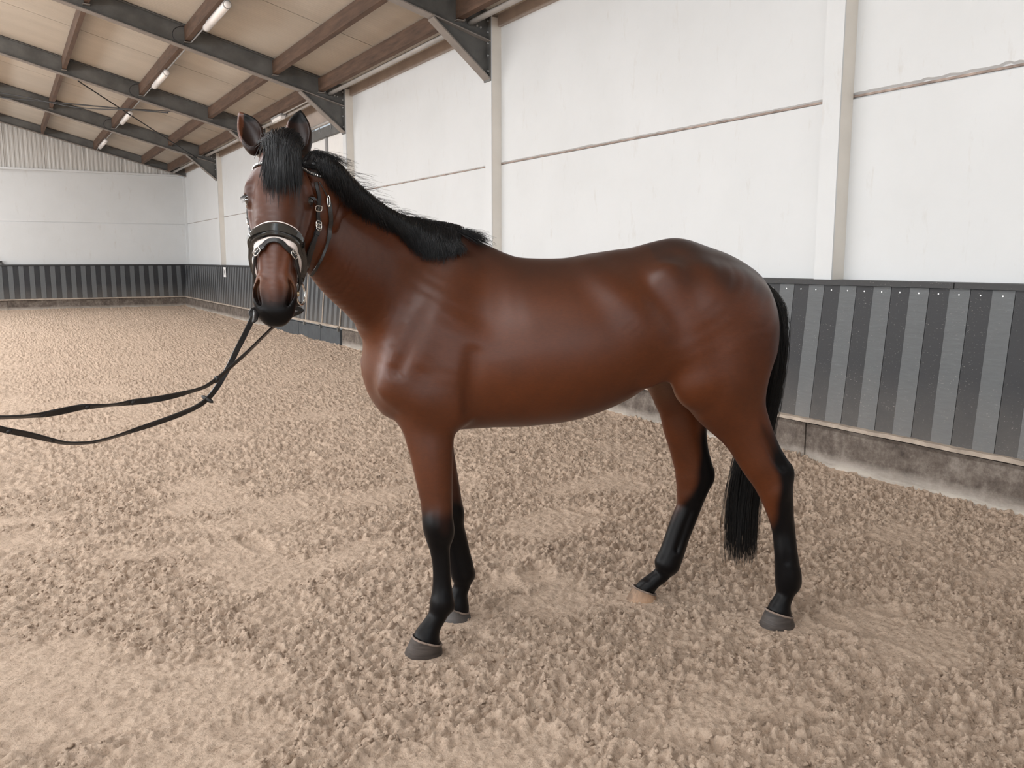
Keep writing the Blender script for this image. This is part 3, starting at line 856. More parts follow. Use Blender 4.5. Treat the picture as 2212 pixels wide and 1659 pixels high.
# ---- head frame: X to the horse's left, Y down the face, Z out of the face
HEADY = math.radians(8.0)
p_top = on_g(602, 316, 2.79); p_low = on_g(587, 677, 2.65)
ray_c = cam_ray(600, 470); fw = np.array([-(HT @ ray_c), -(HN @ ray_c), 0.0]); fw /= np.linalg.norm(fw)       # towards the camera
fw = np.array([fw[0] * math.cos(HEADY) - fw[1] * math.sin(-HEADY), fw[0] * math.sin(-HEADY) + fw[1] * math.cos(HEADY), 0.0])
hy = (p_low - p_top); HLEN = np.linalg.norm(hy); hy /= HLEN
hz = fw - hy * (fw @ hy); hz /= np.linalg.norm(hz); hx = np.cross(hy, hz)
HS = HLEN / 0.62
HM = (p_top, np.column_stack([hx, hy, hz]))
def hd(P):      # head coordinates -> horse frame
    P = np.asarray(P, float) * HS
    return HM[0] + P @ HM[1].T
def hsw(rows, up, k, **kw):
    r = np.asarray(rows, float) * HS
    add_sweep(r, up, k, M=HM, **kw)
def hel(c, r, k, R=None, **kw):
    add_ell(np.asarray(c, float) * HS, np.asarray(r, float) * HS, k, R, M=HM, **kw)

# ---- neck (built before the head so that the jaw keeps its edge)
hp = hd((0, 0.075, -0.150))
neck = [pxp(940, 700, 0.02, 0.155, 0.285), pxp(872, 632, -0.02, 0.130, 0.245), pxp(814, 597, -0.09, 0.106, 0.208), pxp(748, 556, -0.205, 0.088, 0.176), pxp(698, 510, -0.30, 0.076, 0.155), pxp(664, 476, -0.375, 0.066, 0.128), [*hp, 0.058, 0.095]]
add_sweep(neck, (-0.15, 0, 1), 0.06, n=5, p=2.1)
# crest
add_sweep([pxp(1000, 530, 0.0, 0.025, 0.03), pxp(915, 506, -0.03, 0.028, 0.03), pxp(843, 475, -0.13, 0.025, 0.026), pxp(776, 426, -0.25, 0.024, 0.026), pxp(725, 381, -0.35, 0.024, 0.028), pxp(692, 360, -0.43, 0.026, 0.032), [*hd((0, 0.0, -0.12)), 0.03, 0.03]], (0, 0, 1), 0.05)

add_sweep([pxp(905, 545, -0.04, 0.05, 0.05), pxp(835, 508, -0.12, 0.045, 0.05), pxp(776, 464, -0.22, 0.042, 0.048), pxp(730, 418, -0.32, 0.040, 0.046), pxp(698, 388, -0.395, 0.038, 0.044), [*hd((0, 0.02, -0.13)), 0.04, 0.045]], (0, 0, 1), 0.05)

# ---- head
Z3 = (0, 0, 1)
hsw([(0, -0.01, -0.085, 0.066, 0.070), (0, 0.06, -0.085, 0.082, 0.092), (0, 0.13, -0.082, 0.092, 0.105), (0, 0.20, -0.082, 0.091, 0.104), (0, 0.28, -0.078, 0.080, 0.090), (0, 0.36, -0.074, 0.062, 0.076),
     (0, 0.44, -0.071, 0.053, 0.066), (0, 0.52, -0.071, 0.055, 0.060), (0, 0.565, -0.076, 0.056, 0.053), (0, 0.595, -0.080, 0.050, 0.040)], Z3, 0.03, p=2.35)
for sg in (-1, 1):
    hel((sg * 0.066, 0.18, -0.155), (0.034, 0.10, 0.085), 0.03, rot((1, 0, 0), -12))                                   # cheek
    hsw([(sg * 0.058, 0.10, -0.17, 0.022, 0.05), (sg * 0.058, 0.20, -0.205, 0.022, 0.04), (sg * 0.052, 0.29, -0.185, 0.020, 0.035), (sg * 0.040, 0.38, -0.150, 0.020, 0.028), (sg * 0.025, 0.47, -0.125, 0.022, 0.024)], Z3, 0.03)   # jaw bone
    hsw([(sg * 0.074, 0.095, -0.035, 0.020, 0.018), (sg * 0.095, 0.135, -0.038, 0.020, 0.020), (sg * 0.108, 0.166, -0.056, 0.013, 0.013)], Z3, 0.02)   # brow arch
    hsw([(sg * 0.102, 0.205, -0.085, 0.010, 0.010), (sg * 0.090, 0.255, -0.080, 0.012, 0.010), (sg * 0.074, 0.33, -0.080, 0.010, 0.010)], Z3, 0.022)       # facial crest
    hsw([(sg * 0.094, 0.10, -0.09, 0.014, 0.014), (sg * 0.104, 0.145, -0.095, 0.012, 0.014)], Z3, 0.02)
    hel((sg * 0.090, 0.108, -0.056), (0.013, 0.020, 0.012), 0.016, sub=True)                                            # hollow above the eye
    hel((sg * 0.094, 0.176, -0.062), (0.025, 0.030, 0.028), 0.014)                                                      # lids
    hsw([(sg * 0.058, 0.29, -0.026, 0.012, 0.014), (sg * 0.045, 0.40, -0.026, 0.012, 0.013), (sg * 0.036, 0.48, -0.028, 0.012, 0.013)], Z3, 0.018)          # nasal edges
    hsw([(sg * 0.044, 0.490, -0.040, 0.019, 0.020), (sg * 0.054, 0.525, -0.045, 0.020, 0.026), (sg * 0.053, 0.560, -0.053, 0.020, 0.028), (sg * 0.044, 0.585, -0.066, 0.018, 0.022)], Z3, 0.018)   # nostril wing
    hsw([(sg * 0.058, 0.40, -0.075, 0.010, 0.02), (sg * 0.055, 0.47, -0.080, 0.012, 0.022), (sg * 0.054, 0.53, -0.09, 0.014, 0.02)], Z3, 0.02)
hel((0, 0.590, -0.068), (0.056, 0.030, 0.038), 0.02)        # upper lip
hel((0, 0.580, -0.112), (0.044, 0.036, 0.030), 0.02)        # chin
hel((0, 0.10, -0.015), (0.060, 0.09, 0.022), 0.03)          # forehead
for sg in (-1, 1):
    hsw([(sg * 0.0520, 0.500, -0.024, 0.0035, 0.022), (sg * 0.0575, 0.520, -0.028, 0.0085, 0.026), (sg * 0.0560, 0.545, -0.034, 0.0095, 0.026), (sg * 0.0480, 0.568, -0.040, 0.006, 0.020)], Z3, 0.006, sub=True)   # nostril
    hel((sg * 0.118, 0.180, -0.056), (0.022, 0.0150, 0.0200), 0.006, rot((0, 0, 1), sg * 8), sub=True)                                      # eye opening
    hsw([(sg * 0.060, 0.555, -0.100, 0.004, 0.003), (sg * 0.048, 0.592, -0.100, 0.004, 0.003), (0, 0.62, -0.098, 0.004, 0.003)], (0, 1, 0), 0.008, sub=True)  # mouth
# ears (one shell each, hollow towards the front)
def ear(sg, tip, base, fac):
    b = np.array(base); t = np.array(tip); m = (b + t) / 2
    side = np.array([1.0, 0, 0]) * fac
    rows = []
    for q, w, d, bow in ((0.0, 0.024, 0.024, 0.0), (0.15, 0.037, 0.026, 0.006), (0.38, 0.046, 0.026, 0.012), (0.62, 0.041, 0.021, 0.012), (0.82, 0.024, 0.014, 0.006), (1.0, 0.004, 0.004, 0.0)):
        c = b + (t - b) * q + np.array([sg * bow, 0, 0])
        rows.append((*c, w, d))
    hsw(rows, Z3, 0.012, n=5)
    rows2 = []
    for q, w, d, bow in ((0.10, 0.013, 0.014, 0.004), (0.25, 0.027, 0.020, 0.010), (0.42, 0.035, 0.021, 0.013), (0.63, 0.031, 0.018, 0.013), (0.82, 0.012, 0.011, 0.006), (0.93, 0.003, 0.003, 0.0)):
        c = b + (t - b) * q + np.array([sg * bow - sg * 0.002, 0, 0.0135 + 0.004 * (1 - q)])
        rows2.append((*c, w, d))
    hsw(rows2, Z3, 0.005, n=5, sub=True)
def to_head(p):     # horse frame -> head coordinates
    return (HM[1].T @ (np.asarray(p) - HM[0])) / HS
earR_t = to_head(on_g(515, 236, 2.86)); earR_b = to_head(on_g(547, 318, 2.84))
earL_t = to_head(on_g(649, 238, 2.90)); earL_b = to_head(on_g(657, 326, 2.88))
earR_b[2] = -0.075; earL_b[2] = -0.075; earR_t[2] = -0.075; earL_t[2] = -0.07
ear(-1, earR_t, earR_b, 1); ear(1, earL_t, earL_b, 1)

# ---- surface nets
def surface_nets(F, gx, gy, gz):
    S = F < 0
    nx, ny, nz = F.shape
    # active cells
    cnt = np.zeros((nx - 1, ny - 1, nz - 1), dtype=np.uint8)
    for i in (0, 1):
        for j in (0, 1):
            for k in (0, 1):
                cnt += S[i:nx - 1 + i, j:ny - 1 + j, k:nz - 1 + k]
    act = (cnt > 0) & (cnt < 8)
    idx = np.argwhere(act)
    ids = np.full(act.shape, -1, dtype=np.int32); ids[act] = np.arange(len(idx))
    acc = np.zeros((len(idx), 3)); num = np.zeros(len(idx))
    G = [gx, gy, gz]
    corners = [(i, j, k) for i in (0, 1) for j in (0, 1) for k in (0, 1)]
    for c in corners:
        for ax in range(3):
            if c[ax] == 1: continue
            d = list(c); d[ax] = 1
            a = F[idx[:, 0] + c[0], idx[:, 1] + c[1], idx[:, 2] + c[2]]
            b = F[idx[:, 0] + d[0], idx[:, 1] + d[1], idx[:, 2] + d[2]]
            m = (a < 0) != (b < 0)
            t = np.where(m, a / np.where(m, a - b, 1), 0)
            P = np.empty((len(idx), 3))
            for q in range(3):
                lo = G[q][idx[:, q] + c[q]]; hi = G[q][idx[:, q] + d[q]]
                P[:, q] = lo + (hi - lo) * t
            acc += P * m[:, None]; num += m
    V = acc / num[:, None]
    faces = []
    for ax in range(3):
        o1, o2 = [(1, 2), (2, 0), (0, 1)][ax]
        sl0 = [slice(1, -1)] * 3; sl0[ax] = slice(0, -1)
        sl1 = [slice(1, -1)] * 3; sl1[ax] = slice(1, None)
        a = S[tuple(sl0)]; b = S[tuple(sl1)]
        e = np.argwhere(a != b)
        ins = a[tuple(e.T)]
        base = e.copy(); 
        for q in range(3):
            if q != ax: base[:, q] += 1
        def cell(d1, d2):
            c = base.copy(); c[:, o1] -= d1; c[:, o2] -= d2
            return ids[c[:, 0], c[:, 1], c[:, 2]]
        q = np.stack([cell(1, 1), cell(0, 1), cell(0, 0), cell(1, 0)], 1)
        q[~ins] = q[~ins][:, ::-1]
        faces.append(q)
    Fc = np.concatenate(faces)
    Fc = Fc[(Fc >= 0).all(1)]
    return V, Fc
HV, HF = surface_nets(SD, GX, GY, GZ)
def relax(V, F, it, lam=0.5):
    E = np.concatenate([F[:, [0, 1]], F[:, [1, 2]], F[:, [2, 3]], F[:, [3, 0]]])
    E = np.concatenate([E, E[:, ::-1]])
    deg = np.bincount(E[:, 0], minlength=len(V)).astype(float)
    for _ in range(it):
        for l in (lam, -lam * 1.02):
            s = np.stack([np.bincount(E[:, 0], weights=V[E[:, 1], q], minlength=len(V)) for q in range(3)], 1)
            V = V + l * (s / deg[:, None] - V)
    return V
HV = relax(HV, HF, 6)
def vert_normals(V, F):
    n = np.cross(V[F[:, 2]] - V[F[:, 0]], V[F[:, 3]] - V[F[:, 1]])
    N = np.zeros_like(V)
    for j in range(4):
        for q in range(3): N[:, q] += np.bincount(F[:, j], weights=n[:, q], minlength=len(V))
    return N / (np.linalg.norm(N, axis=1)[:, None] + 1e-12)
def sample(P):      # trilinear lookup of the field
    P = np.atleast_2d(P)
    out = []
    I = []
    for q, g in enumerate((GX, GY, GZ)):
        i = np.clip(np.searchsorted(g, P[:, q]) - 1, 0, len(g) - 2)
        t = np.clip((P[:, q] - g[i]) / (g[i + 1] - g[i]), 0, 1); I.append((i, t))
    r = 0
    for a in (0, 1):
        for b in (0, 1):
            for c in (0, 1):
                w = (I[0][1] if a else 1 - I[0][1]) * (I[1][1] if b else 1 - I[1][1]) * (I[2][1] if c else 1 - I[2][1])
                r = r + w * SD[I[0][0] + a, I[1][0] + b, I[2][0] + c]
    return r
def grad(P, e=0.004):
    g = np.array([sample(P + d)[0] - sample(P - d)[0] for d in np.eye(3) * e]); return g / (np.linalg.norm(g) + 1e-9)
def march(o, d, t1=0.2, step=0.0015):
    """first crossing from inside to outside along d"""
    t = np.arange(0, t1, step); f = sample(o + d * t[:, None])
    o_ = np.where(f > 0)[0]
    i = o_[0] if len(o_) else len(t) - 1
    if i == 0: return o
    return o + d * (t[i] - step * f[i] / (f[i] - f[i - 1]))
def on_head(G):
    out = []
    for g in np.atleast_2d(G):
        ax = np.array([0.0, g[1] + (0.0 if abs(g[0]) > 0 or g[2] < 0 else 0), -0.085])
        o = hd(ax[None])[0]; p = hd(g[None])[0]; d = p - o; d /= np.linalg.norm(d)
        out.append(march(o, d))
    return np.array(out)

# ---- coat
def coat_attr(V):
    s, l, z = V[:, 0], V[:, 1], V[:, 2]
    sm = lambda a, b, x: np.clip((x - a) / (b - a), 0, 1) ** 2 * (3 - 2 * np.clip((x - a) / (b - a), 0, 1))
    H = (V - HM[0]) @ HM[1] / HS
    X, Y, Z = H[:, 0], H[:, 1], H[:, 2]
    wob = 0.02 * np.sin(s * 37 + l * 21) + 0.015 * np.sin(z * 43 + l * 31)
    black = np.zeros(len(V)); dark = np.zeros(len(V)); pale = np.zeros(len(V))
    fore = s < 0.45
    black = np.maximum(black, np.where(fore, 1 - sm(0.50, 0.64, z + wob + 0.3 * np.clip(s - 0.02, -0.06, 0.06)), 0))
    # hind: black climbs up the back of the hock
    nh_, fh_ = np.array(nh), np.array(fh); nh_ = nh_[np.argsort(nh_[:, 2])]; fh_ = fh_[np.argsort(fh_[:, 2])]
    sc = np.where(l < 0, np.interp(z, nh_[:, 2], nh_[:, 0]), np.interp(z, fh_[:, 2], fh_[:, 0]))
    back = s - sc
    lim = np.where(l < 0, 0.635, 0.62) + np.clip(3.6 * back, -0.21, 0.20)
    black = np.maximum(black, np.where(~fore & (z < 0.95) & (np.abs(back) < 0.2), 1 - sm(-0.07, 0.09, z - lim + wob), 0))
    black = np.maximum(black, np.where(~fore & (z < 0.30), 1.0, 0))
    # dorsal darkening over back and croup
    top = np.interp(s, TR[:, 0], TR[:, 1])
    dark = np.maximum(dark, np.where((s > 0.0), 0.8 * (1 - sm(0.0, 0.20, top - z)), 0))
    dark = np.maximum(dark, np.where(s > 0.85, 1.0 * (1 - sm(0.05, 0.27, top - z + 0.25 * np.abs(s - 1.1) + wob)), 0))
    inhead = (Y > -0.30) & (Y < 0.70) & (np.abs(X) < 0.14) & (Z > -0.28) & (Z < 0.08) & (s < -0.3)
    mz = sm(0.50, 0.60, Y + 0.55 * np.clip(np.abs(X) - 0.012, 0, 0.05)) * (1 - 0.25 * np.exp(-(X / 0.02) ** 2) * (Y < 0.57))
    black = np.maximum(black, np.where(inhead & (Y > 0.3), mz, 0))
    eye = np.exp(-(((np.abs(X) - 0.105) / 0.020) ** 2 + ((Y - 0.180) / 0.021) ** 2 + ((Z + 0.058) / 0.024) ** 2) * 1.1)
    black = np.maximum(black, np.where(inhead, np.clip(eye * 1.35, 0, 1), 0))
    # ears: dark rims, darker inside
    ear_ = inhead & (Y < 0.015) & (np.abs(X) > 0.02) & (Z > -0.13)
    black = np.maximum(black, np.where(ear_, sm(-0.10, -0.145, Y), 0))
    black = np.maximum(black, np.where(ear_ & (Z < -0.088), 0.15, 0))
    ed = np.abs(X - np.where(X < 0, earR_b[0] + (earR_t[0] - earR_b[0]) * np.clip((Y - earR_b[1]) / (earR_t[1] - earR_b[1]), 0, 1), earL_b[0] + (earL_t[0] - earL_b[0]) * np.clip((Y - earL_b[1]) / (earL_t[1] - earL_b[1]), 0, 1)))
    black = np.maximum(black, np.where(ear_, 0.85 * sm(0.024, 0.034, ed), 0))
    black = np.maximum(black, np.where(ear_, 0.25 * (1 - sm(0.006, 0.020, ed)) * (1 - sm(-0.095, -0.13, Y)), 0))
    dark = np.maximum(dark, np.where(ear_, 0.12, 0))
    dark = np.maximum(dark, np.where(inhead & (Y > 0.02) & (Y < 0.30) & (Z > -0.07), 0.25, 0))
    pale = np.where(inhead, 0.6 * np.exp(-((np.abs(X) - 0.06) / 0.02) ** 2 - ((Y - 0.51) / 0.03) ** 2), 0)
    pale = np.maximum(pale, np.where((s > 0.80) & (s < 1.12) & (z < 1.13) & (z > 0.9), 0.8 * np.exp(-((s - 0.96) / 0.07) ** 2 - ((z - 1.04) / 0.09) ** 2) * (np.abs(l) < 0.2), 0))
    return np.stack([np.clip(black, 0, 1), np.clip(dark, 0, 1), np.clip(pale, 0, 1), np.ones(len(V))], 1)

def coat_mat():
    m, nt, b = new_mat('bay_coat')
    at = nt.nodes.new('ShaderNodeAttribute'); at.attribute_name = 'coat'
    s = nt.nodes.new('ShaderNodeSeparateColor'); nt.links.new(at.outputs['Color'], s.inputs[0])
    v = coords(nt)
    n1 = noise(nt, v, 3.2, 5, 0.6)
    n2 = noise(nt, coords(nt, (60, 60, 260)), 1.0, 3, 0.7)
    base = ramp(nt, n1, [(0.3, (0.056, 0.0128, 0.0022)), (0.7, (0.088, 0.0205, 0.0034))])
    base = mix(nt, s.outputs[1], base, (0.020, 0.0070, 0.0050))
    base = mix(nt, s.outputs[2], base, (0.16, 0.075, 0.038))
    base = mix(nt, s.outputs[0], base, (0.0022, 0.0020, 0.0024))
    hair = ramp(nt, n2, [(0.3, 0.86), (0.7, 1.1)])
    base = mix(nt, 1.0, base, hair, 'MULTIPLY')
    nt.links.new(base, b.inputs['Base Color'])
    b.inputs['Roughness'].default_value = 0.40
    nt.links.new(math_n(nt, 'SUBTRACT', 0.42, math_n(nt, 'MULTIPLY', s.outputs[0], 0.26)), b.inputs['Specular IOR Level'])
    b.inputs['Sheen Weight'].default_value = 0.03
    b.inputs['Sheen Roughness'].default_value = 0.45
    b.inputs['Sheen Tint'].default_value = (1.0, 0.85, 0.8, 1)
    bump(nt, b, n2, 0.10, 0.002)
    return m
M_coat = coat_mat()
M_hoof = simple_mat('hoof_horn', (0.048, 0.040, 0.036), 0.5, 0, 0.5, 7, 0.5, scale=(1, 1, 7))
M_hoofp = simple_mat('pale_hoof_horn', (0.30, 0.19, 0.12), 0.6, 0, 0.7, 14, 0.5, scale=(1, 1, 0.6))
M_coronet = simple_mat('coronet_skin', (0.20, 0.15, 0.12), 0.8, 0, 0.6, 30, 0.5)
def eye_mat():
    m, nt, b = new_mat('dark_eye')
    b.inputs['Base Color'].default_value = (0.006, 0.004, 0.004, 1); b.inputs['Roughness'].default_value = 0.08
    b.inputs['Coat Weight'].default_value = 0.6
    return m
M_eye = eye_mat()

horse = empty('horse', h2w(np.array([[0.6, 0, 0]]))[0], label='bay horse with black mane and tail, its head turned to the camera', cat='horse')
HORG = np.array(horse.location)
def hloc(P): return h2w(P) - HORG
me = np_mesh('horse_body', hloc(HV), HF)
ca = me.color_attributes.new('coat', 'FLOAT_COLOR', 'POINT')
ca.data.foreach_set('color', coat_attr(HV).astype(np.float32).ravel())
obj_from_me('horse_body', me, M_coat, horse, True, label='glossy red brown body with black legs')

# ---- hooves
def hoof(g_uv, cor, toe, rl, rw, mat, lift=0.0, tilt=0.0, name='hoof'):
    gc = on_g_floor(*g_uv); gc[2] = -0.012 + lift
    t = np.array([toe[0], toe[1], 0.0]); t /= np.linalg.norm(t); sd = np.array([-t[1], t[0], 0])
    cor = np.array(cor)
    n = 28; rings = []
    prof = [(0.0, 1.0), (0.12, 1.0), (0.5, 0.90), (0.86, 0.80), (0.97, 0.785), (1.0, 0.77)]
    for q, sc in prof:
        c = gc + (cor - gc) * q
        ring = []
        for k in range(n):
            a = 2 * math.pi * k / n
            ca_, sa_ = math.cos(a), math.sin(a)
            x = rl * sc * (ca_ if ca_ > 0 else ca_ * 0.82); y = rw * sc * (0.2 * sa_ + 0.8 * math.copysign(abs(sa_) ** 0.85, sa_))
            zo = (0.022 * ca_ * q) + tilt * x / rl * (1 - 0.3 * q)
            ring.append(c + t * x + sd * y + np.array([0, 0, zo]))
        rings.append(ring)
    V = [p for r in rings for p in r]; F = []
    for i in range(len(rings) - 1):
        for k in range(n): F.append((i * n + k, i * n + (k + 1) % n, (i + 1) * n + (k + 1) % n, (i + 1) * n + k))
    F.append(tuple(range(n - 1, -1, -1))); F.append(tuple((len(rings) - 1) * n + k for k in range(n)))
    o = mesh_obj(name, hloc(np.array(V)), F, mat, horse, True)
    # coronet band
    band = [np.array(p) + np.array([0, 0, 0.002]) for p in rings[-1]]
    cb = band_c = np.mean(band, axis=0)
    mb = MB(); mb.tube([Vector(hloc(np.array([cb + (p - cb) * 0.985]))[0]) for p in band], 0.0045, 7, closed=True)
    mb.build('coronet_band', M_coronet, o, True, label='pale crusty skin rim')
    return o
def on_g_floor(u, v):
    r = cam_ray(u, v); t = -CAMH / r[2]; return w2h(CAMP + r * t)
hoof((918, 1406), on_l(925, 1383, -0.186) , (-1, -0.20), 0.083, 0.070, M_hoof)
hoof((989, 1334), on_l(989, 1314, 0.156), (-1, 0.10), 0.076, 0.064, M_hoof)
hoof((1681, 1347), on_l(1685, 1325, -0.189), (-1, -0.25), 0.084, 0.070, M_hoof)
hoof((1388, 1291), on_l(1394, 1275, 0.200), (-1, -0.05), 0.076, 0.060, M_hoofp)

# ---- eyes
for sg in (-1, 1):
    c = np.array([sg * 0.0960, 0.180, -0.059])
    mb = MB(); mb.sphere((0, 0, 0), 0.0225 * HS, 24, 16)
    cc = hd(c)
    V = np.array(mb.v) + cc
    mesh_obj('eyeball', hloc(V), mb.f, M_eye, horse, True, label='dark glossy eye')
    # lashes above the eye
    mb = MB(); rg = np.random.default_rng(3)
    for i in range(16):
        q = i / 15.0
        a = np.array([sg * (0.104 + 0.008 * math.sin(q * 3)), 0.166 + 0.003 * math.cos(q * 6), -0.077 + 0.036 * q])
        d = np.array([sg * 0.022, -0.001 + 0.012 * rg.random(), 0.006 * (q - 0.3)])
        pts = [hloc(hd((a + d * t + np.array([0, 0.010 * t * t, 0]))[None]))[0] for t in (0, 0.5, 1)]
        mb.tube(pts, [0.0009, 0.0007, 0.0003], 3)
    mb.build('eyelashes', M_dark, horse)

# ---- hair
def hair_mat(name, c, r=0.42):
    m, nt, b = new_mat(name)
    n1 = noise(nt, coords(nt), 30, 3)
    nt.links.new(ramp(nt, n1, [(0.3, [x * 0.7 for x in c]), (0.7, [x * 1.4 for x in c])]), b.inputs['Base Color'])
    b.inputs['Roughness'].default_value = r; b.inputs['Specular IOR Level'].default_value = 0.36
    b.inputs['Anisotropic'].default_value = 0.5
    return m
M_hair = hair_mat('black_hair', (0.0045, 0.0048, 0.0060))
M_hairt = hair_mat('tail_hair', (0.007, 0.0065, 0.0065), 0.55)
def strands(name, paths, r0, r1, mat, parent, **kw):
    """paths: (n, m, 3) in the horse frame -> thin three-sided strands"""
    P = hloc(np.asarray(paths)); n, m, _ = P.shape
    T = np.zeros_like(P); T[:, 1:-1] = P[:, 2:] - P[:, :-2]; T[:, 0] = P[:, 1] - P[:, 0]; T[:, -1] = P[:, -1] - P[:, -2]
    T /= np.linalg.norm(T, axis=2, keepdims=True) + 1e-9
    ref = np.array([0.35, 0.9, 0.25]); A = np.cross(T, ref); A /= np.linalg.norm(A, axis=2, keepdims=True) + 1e-9
    B = np.cross(T, A)
    rr = np.linspace(r0, r1, m)[None, :, None]
    V = np.stack([P + (A * math.cos(q) + B * math.sin(q)) * rr for q in (0, 2.094, 4.189)], 2)   # n,m,3,3
    V = V.reshape(-1, 3)
    base = (np.arange(n)[:, None] * m + np.arange(m - 1)[None, :]).ravel() * 3
    F = np.concatenate([np.stack([base + k, base + (k + 1) % 3, base + 3 + (k + 1) % 3, base + 3 + k], 1) for k in range(3)])
    me = np_mesh(name, V, F)
    return obj_from_me(name, me, mat, parent, True, **kw)
def raycast(u, v):
    o = w2h(CAMP); r = cam_ray(u, v); d = np.array([HT @ r, HN @ r, r[2]]); d /= np.linalg.norm(d)
    t = np.arange(1.8, 5.0, 0.004); f = sample(o + d * t[:, None])
    i = np.where(f < 0)[0]
    if len(i) == 0: return o + d * t[int(np.argmin(f))]
    i = max(1, i[0]); return o + d * (t[i] - 0.004 * (f[i] / (f[i] - f[i - 1])))
def sample_n(P, e=0.004):
    P = np.asarray(P); sh = P.shape; Q = P.reshape(-1, 3)
    g = np.stack([sample(Q + d) - sample(Q - d) for d in np.eye(3) * e], 1)
    return sample(Q).reshape(sh[:-1]), (g / (np.linalg.norm(g, axis=1, keepdims=True) + 1e-9)).reshape(sh)
def push_out(P, off, it=4):
    P = np.array(P, float)
    for _ in range(it):
        f, g = sample_n(P)
        d = np.maximum(off - f, 0)
        P = P + g * np.minimum(d, 0.03)[..., None]
    return P
rg = np.random.default_rng(11)
# mane: roots along the crest, tips along its lower edge
crest_px = [(668, 326), (702, 336), (729, 353), (765, 386), (806, 418), (848, 444), (889, 464), (931, 486), (965, 499), (992, 508)]
crest_l = [-0.45, -0.40, -0.35, -0.27, -0.19, -0.12, -0.06, -0.02, -0.005, 0.0]
low_px = [(676, 352), (708, 392), (736, 426), (770, 456), (813, 480), (860, 505), (897, 540), (930, 554), (965, 555), (1000, 546)]
R3 = catmull([list(on_l(u, v, l)) for (u, v), l in zip(crest_px, crest_l)], 12)
f_, g_ = sample_n(R3)
R3 = R3 - g_ * np.clip(f_ - 0.006, 0, 0.05)[:, None]
T3 = []
for u, v in low_px:
    p = raycast(u, v); T3.append(list(p if p is not None else on_l(u, v, -0.1)))
T3 = catmull(T3, 12)
NR = len(R3)
def lerp_curve(C, t):
    x = np.clip(t, 0, 1) * (len(C) - 1); i = np.minimum(x.astype(int), len(C) - 2); f = (x - i)[:, None]
    return C[i] * (1 - f) + C[i + 1] * f
def drape(P, off):
    """lets hair that stands off the skin sink back to the distance off"""
    P = np.array(P, float)
    for _ in range(10):
        f, g = sample_n(P); P = P - g * np.clip(f - off, -0.02, 0.02)[..., None] * 0.7
    return P
def hair_sheet(name, R, T, nq, off, mat, parent, noise_a=0.003, seed=1):
    n = len(R); q = np.linspace(0, 1, nq)
    P = R[:, None] * (1 - q)[None, :, None] + T[:, None] * q[None, :, None]
    dc = w2h(CAMP) - P; dc /= np.linalg.norm(dc, axis=2, keepdims=True); P = P + dc * 0.075 * np.sin(np.sqrt(q) * math.pi)[None, :, None]
    r2 = np.random.default_rng(seed).normal(0, noise_a, (n, 1))
    o_ = off[None, :] + r2 * np.sin(q * math.pi)[None]
    P = drape(P, o_)
    V = hloc(P).reshape(-1, 3)
    i = (np.arange(n - 1)[:, None] * nq + np.arange(nq - 1)[None]).ravel()
    F = np.stack([i, i + 1, i + nq + 1, i + nq], 1)
    me = np_mesh(name, V, F)
    o = obj_from_me(name, me, mat, parent, True)
    md = o.modifiers.new('thick', 'SOLIDIFY'); md.thickness = 0.008; md.offset = -1
    return o
t = np.linspace(0, 1, 260)
mane = hair_sheet('mane', lerp_curve(R3, t), lerp_curve(T3, np.clip(t * 0.985 - 0.005, 0, 1)), 14, np.array([0.009] * 4 + [0.013] * 6 + [0.010] * 3 + [0.004]), M_hair, horse)
mane['label'] = 'black mane falling to the near side'
n = 3600; m = 10
t = rg.random(n); lenf = np.clip(rg.normal(1.02, 0.09, n) + 0.05 * np.sin(t * 90) * np.sin(t * 37), 0.8, 1.22)
q = np.linspace(0, 1, m)
Rt = lerp_curve(R3, t) + rg.normal(0, 0.004, (n, 3)); Tt = lerp_curve(T3, np.clip(t + 0.012 + rg.normal(0.0, 0.016, n), 0, 1)) + rg.normal(0, 0.006, (n, 3))
P = Rt[:, None] + (Tt - Rt)[:, None] * (q[None, :, None] * lenf[:, None, None])
P[..., 0] += 0.012 * np.sin(q * math.pi)[None] * rg.normal(0.3, 0.7, (n, 1))
dc = w2h(CAMP) - P; dc /= np.linalg.norm(dc, axis=2, keepdims=True); P = P + dc * 0.075 * np.sin(np.sqrt(q) * math.pi)[None, :, None]
P = drape(P, (0.011 + 0.008 * rg.random((n, 1))) * (0.6 + 0.4 * np.sin(q * math.pi))[None])
strands('mane_strands', P, 0.0011, 0.0004, M_hair, mane, kind='stuff')
# loose hairs that stand up from the crest, and the tuft on the withers
n = 260; t = rg.random(n) ** 0.7 * 0.97; Rt = lerp_curve(R3, t)
d = np.stack([rg.normal(0.035, 0.02, n), rg.normal(-0.02, 0.02, n), rg.normal(0.016, 0.008, n)], 1)
P = Rt[:, None] + d[:, None] * q[None, :, None] * 1.1 + np.array([0.02, -0.01, -0.030])[None, None] * (q ** 2)[None, :, None]
strands('loose_hairs', P, 0.0006, 0.0002, M_hair, mane, kind='stuff')
n = 420; t = 1.0 - 0.10 * rg.random(n); Rt = lerp_curve(R3, t) + rg.normal(0, 0.004, (n, 3))
d = np.stack([rg.normal(0.085, 0.02, n), rg.normal(-0.02, 0.03, n), rg.normal(0.028, 0.012, n)], 1)
P = Rt[:, None] + d[:, None] * q[None, :, None] + np.array([0.02, -0.01, -0.055])[None, None] * (q ** 2)[None, :, None]
P = push_out(P, np.full(P.shape[:2], 0.004), 3)
strands('withers_tuft', P, 0.0008, 0.0003, M_hair, mane, kind='stuff')
n = 130; t = 0.16 * rg.random(n); Rt = lerp_curve(R3, t) + rg.normal(0, 0.005, (n, 3))
